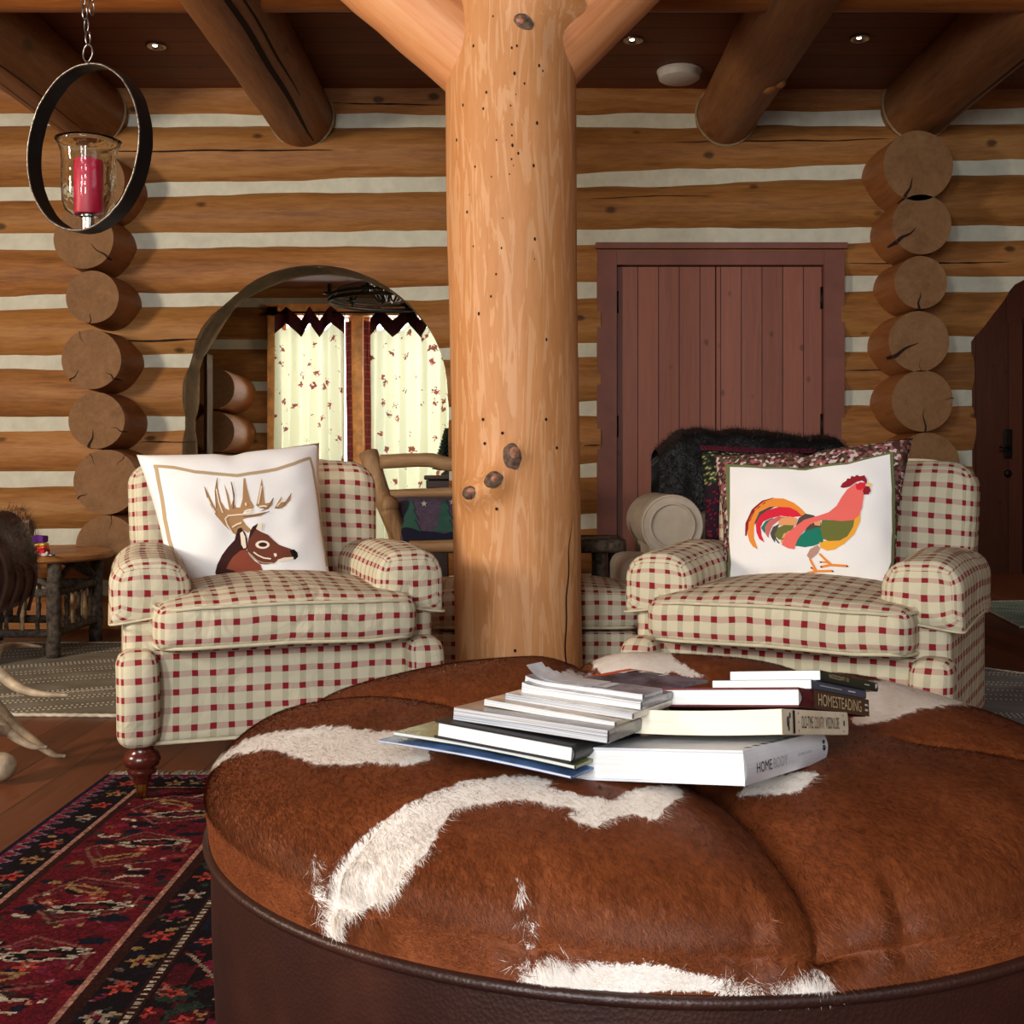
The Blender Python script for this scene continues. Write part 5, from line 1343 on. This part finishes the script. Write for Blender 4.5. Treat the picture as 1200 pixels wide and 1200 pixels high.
M['glass'] = gl.fin(rgba((240,244,240)), .02, 0, .5)
gb = lc.z-LR; c0 = Vector((lc.x+.002, lc.y, 0))
prof = [(.018,.040),(.040,.043),(.058,.056),(.066,.080),(.068,.12),(.0675,.17),(.069,.205),(.076,.226),(.084,.238)]
mb = MB(); mb.lathe(prof+[(r-.0028, z+.0008) for r, z in prof[::-1]], (c0.x, c0.y, gb), 48); mb.build('glass_cup', M['glass'], t, weld=False)
mb = MB(); mb.lathe([(0,.004),(.017,.004),(.018,.010),(.018,.036),(.024,.040),(.024,.044),(0,.044)], (c0.x, c0.y, gb), 28); mb.build('metal_cup', M['nickel'], t, angle=40)
wax = NT('red_wax'); wax.b.inputs['Subsurface Weight'].default_value = .15; wax.b.inputs['Subsurface Radius'].default_value = (.02,.005,.005); M['wax'] = wax.fin(rgba((212,34,74)), .35, 0, .5)
cn = thing('pillar_candle', 'magenta red pillar candle inside the glass of the hanging lantern', 'candle', (c0.x, c0.y, gb+.046), world=True)
mb = MB(); mb.lathe([(0,.0465),(.0355,.0465),(.0365,.050),(.0365,.182),(.0345,.188),(.030,.186),(.012,.178),(0,.177)], (c0.x, c0.y, gb), 32); mb.build('wax', M['wax'], cn, angle=50)
mb = MB(); mb.tube([Vector((c0.x, c0.y, gb+.176)), Vector((c0.x+.002, c0.y, gb+.190))], .0012, 6); mb.build('wick', M['black_iron'], cn)
mb = MB(); top = lc.z+LR; mb.ball((lc.x, lc.y, top+.006), .008, 10)
mb.tube([Vector((lc.x, lc.y, top+.034))+ex*(.018*math.cos(a))+ez*(.022*math.sin(a)) for a in [2*PI*k/20 for k in range(20)]], .0022, 6, closed=True); mb.build('hanging_ring', M['steel'], t)
mb = MB(); z = top+.056; k = 0; xx = lc.x
while z < 3.2:
    d1, d2 = (ex, ey) if k % 2 else (ey, ex); sw_ = -.004*min(k, 6)
    mb.tube([Vector((lc.x+sw_, lc.y, z+.017))+d1*(.0075*math.cos(a))+ez*(.020*math.sin(a)) for a in [2*PI*q_/12 for q_ in range(12)]], .0019, 5, closed=True); z += .0335; k += 1
z = top+.14; k = 0
while z < 3.2:
    d1 = ex if k % 2 else ey
    mb.tube([Vector((lc.x+.006, lc.y+.01, z+.017))+d1*(.0075*math.cos(a))+ez*(.020*math.sin(a)) for a in [2*PI*q_/12 for q_ in range(12)]], .0019, 5, closed=True); z += .0335; k += 1
mb.build('chain', M['steel'], t)

# ================================================================ LEFT SIDE TABLE AND THINGS ON IT
M['bark'] = plain('dark_bark', (70, 62, 54), .9, var=.4, scale=40, bump=.8)
M['bark2'] = plain('peeled_twig', (150, 128, 98), .7, var=.3, scale=30, bump=.5)
t2 = logwood('oak_table_top', [(150,98,52), (178,122,70), (196,142,88)], 0, .3, .1, tint=False, bump=.08)
tc_ = Vector((-2.60, 5.98, 0)); TZ = .515; TR_ = .47
tb = thing('twig_side_table', 'round wooden table with twig lattice base behind the left armchair', 'side table', tuple(tc_), world=True)
mb = MB(); mb.lathe([(0,-.036),(TR_-.012,-.036),(TR_,-.026),(TR_,-.008),(TR_-.008,0),(0,0)], (tc_.x, tc_.y, TZ), 60); mb.build('table_top', t2, tb, angle=40)
mb = MB(); cs_ = []
def twig(a, b, r, n_=8, w_=.01): 
    a, b = Vector(a), Vector(b); return [a.lerp(b, k/n_)+Vector((w_*noise.noise(Vector((k*.9, a.x*9, b.z*7))), w_*noise.noise(Vector((k*.9, a.y*9, 3))), 0)) for k in range(n_+1)]
hs = .30; ps = [(-hs, -hs), (hs, -hs), (hs, hs), (-hs, hs)]
ps = [(tc_.x+x*.9+.03, tc_.y+y*.95) for x, y in ps]
for x, y in ps:
    mb = MB(); mb.tube(twig((x, y, .012), (x, y, TZ-.036), .034), .034, 12, wob=.15); mb.build('leg', M['bark'], tb)
for i in range(4):
    a, b = ps[i], ps[(i+1) % 4]
    for z in (.13, .33):
        mb = MB(); mb.tube(twig((a[0], a[1], z), (b[0], b[1], z), .02), .021, 10, wob=.2); mb.build('rail', M['bark'], tb)
    for k in range(1, 7):
        q_ = k/7; x = a[0]+(b[0]-a[0])*q_; y = a[1]+(b[1]-a[1])*q_
        mb = MB(); mb.tube(twig((x, y, .14), (x, y, .32), .01, w_=.006), .011, 8, wob=.25); mb.build('spindle', M['bark2'] if k % 2 else M['bark'], tb)
    mb = MB(); mb.tube(smooth_curve([(a[0], a[1], .36), ((a[0]+b[0])/2, (a[1]+b[1])/2, .46), (b[0], b[1], .36)], 6), .016, 8, wob=.2); mb.build('arched_twig', M['bark'], tb)
for px, py, w_, h_, d_, c_, lb, zz in [(43, 0, .105, .030, .09, (196,30,52), 'red folded cloth lowest of the small stack on the round table', 0), (43, 0, .10, .013, .085, (226,96,60), 'orange folded cloth in the small stack on the round table', .031), (43, 0, .098, .014, .085, (236,196,90), 'yellow folded cloth in the small stack on the round table', .045), (41, 0, .105, .036, .088, (104,44,150), 'purple folded cloth on top of the small stack on the round table', .060)]:
    c = P(px, 650, 5.75); o = thing('folded_cloth', lb, 'cloth', (c.x, 5.75, TZ+zz), .1, 'folded cloths on the round table')
    MB().rbox((-w_/2, -d_/2, 0.0005), (w_/2, d_/2, h_), .008, 4, lambda p: p+softn(p, 3, .004, 20)).build('folds', plain('cloth_'+lb.split()[0], c_, .9), o)
c = P(28, 0, 5.95); o = thing('small_box', 'small brown box standing behind the folded cloths on the round table', 'box', (c.x, 5.95, TZ))
MB().rbox((-.04, -.03, .0005), (.04, .03, .15), .004, 2).build('body', plain('box_brown', (110,86,66), .7), o); MB().rbox((-.042, -.032, .151), (.042, .032, .165), .003, 2).build('lid', plain('box_lid', (150,130,108), .7), o)
for k, (px, dy) in enumerate(((42, 5.60), (52, 5.62), (60, 5.60))):
    c = P(px, 0, dy); o = thing('trinket', ['pewter trinket left of three on the round table edge', 'white glass trinket in the middle of three on the round table', 'small silver trinket nearest the rim of the round table'][k], 'trinket', (c.x, dy, TZ), group='trinkets on the round table')
    mb = MB(); mb.ball((0,0,.009), .016, 10, sc=(1.3,1,.55)); mb.ball((.012,0,.018), .007, 8); mb.build('figure', [M['nickel'], M['white_plastic'], M['steel']][k], o)
# dark basket beneath the table
o = thing('dark_basket', 'black woven basket in the shadow beneath and left of the round table', 'basket', (-2.88, 5.25, 0), world=True)
mb = MB(); 
mb.grid(lambda u, v: Vector((-2.88+(.26+.05*v+.010*math.sin(40*PI*u+PI*round(v*16)))*math.cos(2*PI*u), 5.25+(.26+.05*v+.010*math.sin(40*PI*u+PI*round(v*16)))*math.sin(2*PI*u), .40*v+.012)), 80, 16, closed_u=True); mb.lathe([(.25,.014),(0,.014)], (-2.88, 5.25, 0), 30); mb.build('woven_body', plain('black_wicker', (26,23,22), .8, var=.4, scale=90), o)
mb = MB(); mb.tube([Vector((-2.88+.315*math.cos(a), 5.25+.315*math.sin(a), .405)) for a in [2*PI*k/40 for k in range(40)]], .016, 8, closed=True, wob=.2); mb.build('rim', plain('black_rim', (30,26,24), .8), o)

# ================================================================ ANTLER CHAIR AT THE LEFT EDGE
M['antler'] = plain('antler', (150, 134, 112), .55, var=.25, scale=22, bump=.3)
M['hide'] = plain('brown_leather_hide', (44, 24, 18), .5, var=.5, scale=9, bump=.6)
AD = 3.55; ac = P(-48, 668, AD)
o = thing('antler_chair', 'antler legged chair with fur edged dark leather cushion cut by the left frame edge', 'chair', (ac.x, AD, 0), world=True)
def hd_(p): 
    return p+softn(p, 5, .02, 5)+Vector((0, 0, .012*math.sin(p.x*30)))
mb = MB(); mb.rbox((ac.x-.20, AD-.22, .47), (ac.x+.19, AD+.24, .80), .145, 8, hd_, seg=7); mb.build('leather_cushion', M['hide'], o)
mb = MB()
for k in range(4): 
    a = -PI/2+.5*(k-1.2); mb.tube(smooth_curve([hd_(Vector((ac.x+.165, AD-.16+.05*k, .75-.03*k))), hd_(Vector((ac.x+.195, AD-.12+.07*k, .62))), hd_(Vector((ac.x+.165, AD-.10+.07*k, .50)))], 5), .006, 6)
mb.build('lacing', M['hide'], o)
rg_ = np.random.default_rng(5); vs = []; fs = []
for k in range(5200):
    a = rg_.uniform(-.4, 2*PI); z = rg_.uniform(.60, .81); q_ = Vector((math.cos(a), math.sin(a), 0)); top_ = max(0, (z-.70)/.12)
    p_ = Vector((ac.x+.01+(.205-.05*top_**2)*math.cos(a), AD+.01+(.22-.05*top_**2)*math.sin(a), z)); d_ = (q_*.6+Vector((rg_.normal()*.5, rg_.normal()*.5, .25+rg_.normal()*.4))).normalized()
    s_ = d_.cross(Vector((0,0,1))).normalized()*.0009; l_ = rg_.uniform(.02, .045); i_ = len(vs); vs += [p_-s_, p_+s_, p_+d_*l_]; fs.append((i_, i_+1, i_+2))
mb = MB(); mb.add(vs, fs); f2 = mb.build('fur_edge', plain('dark_brown_fur', (60,36,28), .6, var=.4, scale=60), o, weld=False); f2['kind'] = 'stuff'
def antler(pts, r0, tines=(), tip=None):
    c = smooth_curve(pts, 8); n_ = len(c); mb = MB(); mb.tube(c, [r0*(1-.82*k/(n_-1)) for k in range(n_)], 10, wob=.08)
    for (k, d_, l_) in tines:
        b = c[int(k*(n_-1))]; d_ = Vector(d_).normalized(); cc = smooth_curve([b, b+d_*l_*.5+Vector((0,0,.02)), b+d_*l_+Vector((0,0,.06))], 6); mb.tube(cc, [r0*.6*(1-.85*j/(len(cc)-1)) for j in range(len(cc))], 8)
    return mb.build('antler', M['antler'], o)
b0 = Vector((ac.x, AD, .50))
antler([b0, P(-40, 770, 3.5), P(0, 790, 3.45), P(20, 805, 3.42), P(45, 813, 3.4), P(80, 815, 3.38)], .030)
antler([b0+Vector((-.05,0,0)), P(-40, 800, 3.55), P(-5, 842, 3.6), P(14, 861, 3.6), P(36, 874, 3.58), P(55, 876, 3.56)], .030, [(.55, (-.3,-.6,.1), .15)])
antler([b0+Vector((.03,.05,-.02)), P(-20, 800, 3.7), P(12, 845, 3.72), P(40, 869, 3.72), P(62, 884, 3.71), P(77, 886, 3.70)], .028)
antler([b0+Vector((-.1,0,0)), P(-70, 800, 3.4), P(-55, 860, 3.4), P(-20, 905, 3.35)], .030)
antler([b0+Vector((.0,.1,0)), P(-10, 770, 3.9), P(0, 760, 4.1), P(22, 756, 4.2), P(50, 758, 4.25)], .026)
mb = MB(); bc = P(1, 906, 3.42); bc.z = .05; mb.ball(bc, .045, 16, sc=(1,1,.95)); mb.tube([bc+Vector((.0,0,.0)), bc+Vector((-.08,.02,.08)), bc+Vector((-.16,.06,.3))], [.028,.03,.03], 10, wob=.1); mb.build('antler_burr', M['antler'], o)

# ================================================================ RUSTIC LOG SETTEE, QUILTED CUSHION, TWIG TABLE
SD = 5.75
M['peeled'] = logwood('peeled_branch', [(120,90,60), (160,126,88), (186,154,116)], 2, .6, .2, tint=False)
M['peeled_x'] = logwood('peeled_branch_cross', [(124,92,60), (160,126,88), (184,150,112)], 0, .6, .2, tint=False)
o = thing('log_settee', 'rustic settee of peeled branches behind the left armchair and the post', 'settee', (P(520,0,SD).x, SD, 0), world=True)
def br(name, pts, r, m=None): mb = MB(); mb.tube(smooth_curve(pts, 5), r, 14, wob=.08); return mb.build(name, m or M['peeled'], o)
br('back_post', [P(432, 530, SD+.05), P(445, 575, SD), P(462, 615, SD-.05), P(486, 690, SD-.1), Vector((P(505,0,SD).x, SD-.12, .0))], .048)
br('back_post', [P(640, 530, SD+.05), P(645, 590, SD), P(650, 640, SD-.05), Vector((P(655,0,SD).x, SD-.12, .0))], .048)
br('arm_post', [P(456, 596, SD-.30), P(466, 622, SD-.30), P(480, 660, SD-.30), Vector((P(486,0,SD).x, SD-.32, 0))], .042)
mb = MB(); mb.ball(P(456, 592, SD-.30), .050, 16, sc=(1,1,.95)); mb.build('arm_knob', M['peeled'], o)
br('arm_rail', [P(456, 596, SD-.28), P(458, 604, SD-.1), P(460, 610, SD)], .035)
br('top_rail', [P(446, 541, SD), P(500, 539, SD), P(528, 544, SD), P(580, 541, SD), P(642, 543, SD)], .036, M['peeled_x'])
br('back_rail', [P(452, 580, SD), P(500, 578, SD), P(560, 577, SD), P(644, 579, SD)], .026, M['peeled_x'])
br('seat_rail', [P(480, 641, SD-.40), P(540, 640, SD-.40), P(648, 641, SD-.40)], .030, M['peeled_x'])
br('seat_rail', [P(475, 640, SD), P(540, 639, SD), P(648, 640, SD)], .030, M['peeled_x'])
br('stretcher', [P(484, 683, SD-.32), P(560, 682, SD-.32), P(650, 683, SD-.32)], .028, M['peeled_x'])
br('arm_post', [P(652, 596, SD-.34), P(654, 640, SD-.34), Vector((P(654,0,SD-.34).x, SD-.34, 0))], .042)
for k in range(9):
    yy = SD-.36+.042*k; br('seat_slat', [P(482, 640, SD)*1+Vector((0, yy-SD, .012)), P(648, 640, SD)+Vector((0, yy-SD, .012))], .022, M['peeled_x'])
M['quilt'] = plain('purple_quilt', (78, 66, 86), .95, var=.12, scale=60, bump=.3)
cp = Pillow((461,583,5.60), (560,585,5.60), (562,642,5.36), (470,643,5.36), .06, .02, 21)
c = thing('quilted_cushion', 'purple quilted cushion with green pine trees and stars, on the rustic settee', 'cushion', tuple(P(515, 640, 5.45)), world=True)
cp.body(M['quilt'], c, n=24)
mb = MB(); qm = [cot('quilt_green', (52,92,82)), cot('quilt_navy', (30,32,50)), cot('quilt_star', (196,186,180))]
cp.patch(mb, [(467,626),(490,622),(520,626),(556,622),(557,640),(474,641)], 1, .003)
for tx in (481, 521, 549):
    cp.patch(mb, [(tx,586),(tx+6,598),(tx+3,598),(tx+9,610),(tx+5,610),(tx+13,624),(tx-13,624),(tx-5,610),(tx-9,610),(tx-3,598),(tx-6,598)], 0, .005)
for sx, sy in ((497,591),(530,589)): cp.patch(mb, [(sx+(4 if k % 2 == 0 else 1.7)*math.sin(PI*k/5), sy-(4 if k % 2 == 0 else 1.7)*math.cos(PI*k/5)) for k in range(10)], 2, .005)
mb.build('tree_applique', qm, c, weld=False)
# bark covered twig table right of the post
TD = 5.75
o = thing('bark_table', 'low dark bark covered twig table between the post and the cream armchair', 'side table', (P(705,0,TD).x, TD, 0), world=True)
x0, x1 = P(664,0,TD).x, .515; z = P(0,637,TD).z
for k in range(7): mb = MB(); mb.tube(twig((x0, TD-.2+.065*k, z), (x1, TD-.2+.065*k, z), .03), .032, 12, wob=.2); mb.build('top_branch', M['bark'], o)
for x in (P(701,0,TD).x, x0+.03, x1-.03):
    for y in (TD-.16, TD+.14): mb = MB(); mb.tube(twig((x, y, 0), (x, y, z-.02), .03), .028, 10, wob=.15); mb.build('leg', M['bark'], o)

# ================================================================ CREAM ARMCHAIR WITH BLACK FUR
M['cream'] = plain('cream_upholstery', (176, 164, 148), .95, var=.06, scale=12, bump=.2)
ED = 5.18
def PX(px, D=ED): return (px-CX)*D/F
o = thing('cream_armchair', 'large cream armchair under a black fur throw behind the rooster pillow chair', 'armchair', (PX(905), ED+.4, 0), world=True)
ar = 36*ED/F; c = P(788, 616, ED)
for cx_, nm in ((c.x, 'arm_roll'), (PX(1075)-.0, 'arm_roll')):
    mb = MB(); mb.tube([Vector((cx_, ED+.72*k/10, c.z)) for k in range(11)], [ar*.94]+[ar]*10, 36, wob=.02); mb.build(nm, M['cream'], o, angle=60)
    mb = MB(); mb.tube([Vector((cx_+ar*.72*math.cos(a), ED-.004, c.z+ar*.72*math.sin(a))) for a in [2*PI*k/40 for k in range(40)]], .007, 6, closed=True); mb.tube([Vector((cx_+ar*.97*math.cos(a), ED+.004, c.z+ar*.97*math.sin(a))) for a in [2*PI*k/40 for k in range(40)]], .007, 6, closed=True); mb.build('arm_piping', M['cream'], o)
    MB().rbox((cx_-.10, ED+.03, .05), (cx_+.10, ED+.72, c.z), .03, 5).build('arm_panel', M['cream'], o)
MB().rbox((PX(724), ED-.14, .34), (PX(1075), ED+.45, .545), .07, 8, lambda p: p+softn(p, 4, .015)).build('seat_cushion', M['cream'], o)
MB().rbox((PX(722), ED-.10, .03), (PX(1078), ED+.5, .335), .03, 8, lambda p: p+softn(p, 14, .012)).build('base', M['cream'], o)
def bkf(p):
    k = (p.z-.5)/.62; q_ = abs(p.x-PX(925))/.5; return Vector((p.x, p.y+.12*k, p.z-.05*q_**2*max(0, k)))+softn(p, 7, .012)
MB().rbox((PX(795), ED+.38, .50), (PX(1072), ED+.62, 1.095), .10, 8, bkf).build('backrest', M['cream'], o)
# fur throw
ft = thing('fur_throw', 'black fur throw draped over the back of the cream armchair', 'throw', (PX(915), ED+.5, 1.15), world=True)
xl, xr_ = PX(786), PX(1043)
def fur(u, v):
    x = xl+(xr_-xl)*u; e = max(0, abs(u-.42)-.36)/.6
    top = 1.125+.020*math.sin(u*4.5+.6)-.11*max(0, .12-u)/.12*.9-.10*max(0, u-.90)/.10
    fr0 = ED+.335; 
    s_ = v*1.0
    drop = .34 if u < .5 else .30
    if s_ < .38: q_ = s_/.38; y = ED+.80-.05*q_; z = .72+(top-.06-.72)*q_
    elif s_ < .62: q_ = (s_-.38)/.24; a = PI*q_; y = ED+.60+.17*math.cos(a); z = top-.06+.06*math.sin(a)
    else: q_ = (s_-.62)/.38; y = ED+.43-.09*q_; z = top-.06-drop*q_
    return Vector((x, y, z))+Vector((0, -.012*noise.noise(Vector((u*9, v*7, 2))), .018*noise.noise(Vector((u*11, v*3, 5)))))
mb = MB(); mb.grid(fur, 60, 50)
rg_ = np.random.default_rng(8); vs = []; fs = []
for k in range(26000):
    u, v = rg_.random(), rg_.uniform(.3, 1); p_ = fur(u, v); e = .01; n_ = (fur(min(1,u+e), v)-p_).cross(fur(u, min(1,v+e))-p_) if v < .985 and u < .985 else Vector((0,-1,0))
    if n_.length < 1e-9: continue
    n_.normalize(); cen = Vector((p_.x, ED+.6, .9)); 
    if n_.dot(p_-cen) < 0: n_ = -n_
    d_ = (n_*.55+Vector((rg_.normal()*.35+.25*math.sin(u*14), rg_.normal()*.2, -.55+rg_.normal()*.3))).normalized(); s_ = d_.cross(n_).normalized()*.0011; l_ = rg_.uniform(.018, .036); i_ = len(vs)
    vs += [p_-s_, p_+s_, p_+d_*l_]; fs.append((i_, i_+1, i_+2))
mb.add(vs, fs); M['fur'] = plain('black_fur', (22, 21, 23), .5, var=.4, scale=12, spec=.5)
mb.build('fur', M['fur'], ft, weld=False)
# dark tapestry pillow in front of it
t = NT('tapestry'); v = t.coord('UV'); sp = t.n('ShaderNodeSeparateXYZ'); t.set(sp.inputs[0], v)
vo = t.n('ShaderNodeTexVoronoi'); t.set(vo.inputs['Vector'], t.coord('UV', (1,1,1))); vo.inputs['Scale'].default_value = 26
top_ = t.ramp(vo.outputs['Distance'], [(.25, (176,170,120)), (.4, (60,70,52)), (.7, (34,40,34))]); bot_ = t.ramp(vo.outputs['Distance'], [(.2, (116,44,60)), (.45, (56,20,32)), (.7, (40,40,52))])
M['tapestry'] = t.fin(t.mix(t.math('GREATER_THAN', sp.outputs[1], .42), top_, bot_), .95, 0, .1)
tp = Pillow((821,527,5.34), (955,531,5.34), (950,632,5.14), (826,634,5.14), .07, .02, 31)
c = thing('tapestry_pillow', 'dark green and maroon tapestry pillow peeking out behind the rooster pillow', 'pillow', tuple(P(890, 632, 5.0)), world=True)
tp.body(M['tapestry'], c, n=20)
mb = MB()
for k in range(420):
    u = random.random(); b = tp.f(u, .005); d_ = Vector((random.uniform(-.5,.5), random.uniform(-.4,.2), 1)).normalized(); mb.tube([b, b+d_*.012, b+d_*.026+Vector((random.uniform(-.008,.008), 0, -.004))], .0016, 3, caps=False)
f_ = mb.build('fringe', cot('maroon_fringe', (104,40,58)), c); f_['kind'] = 'stuff'

# ================================================================ DARK CABINET AND LITTLE TREE IN THE DINING ROOM
CDp = 8.7; x0, x1 = (497-CX)*CDp/F, (560-CX)*CDp/F; zt_ = H-(557-CY)*CDp/F
o = thing('dark_cabinet', 'dark wooden cabinet in front of the curtains left of the post', 'cabinet', ((x0+x1)/2, CDp+.2, 0), world=True)
m_dc = plain('dark_walnut', (52, 36, 30), .5)
MB().rbox((x0+.03, CDp, .06), (x1-.03, CDp+.4, zt_-.10), .006, 3).build('body', m_dc, o)
MB().rbox((x0, CDp-.03, zt_-.035), (x1, CDp+.43, zt_), .012, 3).build('top', m_dc, o); MB().rbox((x0+.015, CDp-.015, zt_-.10), (x1-.015, CDp+.415, zt_-.036), .01, 3).build('cornice', m_dc, o)
for s_ in (0, 1): a_ = x0+.04+s_*((x1-x0)/2-.03); d_ = MB().rbox((a_, CDp-.018, .12), (a_+(x1-x0)/2-.06, CDp-.002, zt_-.14), .006, 2).build('door', m_dc, o); MB().ball((a_+.14 if s_ == 0 else a_+.03, CDp-.03, zt_*.55), .014, 10).build('knob', M['brass'], d_)
MB().box((x0+.04, CDp+.02, 0), (x1-.04, CDp+.38, .06)).build('plinth', m_dc, o, smooth=False)
cx_ = (524-CX)*8.85/F; o = thing('miniature_tree', 'tiny dark green pine tree on top of the dark cabinet', 'decorative tree', (cx_, 8.85, zt_+.001), world=True)
mb = MB(); mb.lathe([(0,0),(.045,0),(.05,.01),(.02,.03),(.012,.05),(.008,.30),(0,.31)], (cx_, 8.85, zt_+.001), 12); mb.build('trunk', M['bark'], o)
mb = MB(); rr_ = random.Random(4)
for k in range(150):
    z_ = .06+.30*k/150; l_ = .11*(1-k/165)+.01; a = k*2.4; d_ = Vector((math.cos(a), math.sin(a), -.25)); b = Vector((cx_, 8.85, zt_+z_))
    mb.tube([b, b+d_*l_*.6, b+d_*l_+Vector((0,0,.012))], [.006,.009,.003], 4)
mb.build('branches', plain('pine_green', (34, 52, 34), .8, var=.4, scale=60), o)
for _o in bpy.data.objects:
    for _k in ('_o', '_w'):
        if _k in _o: del _o[_k]
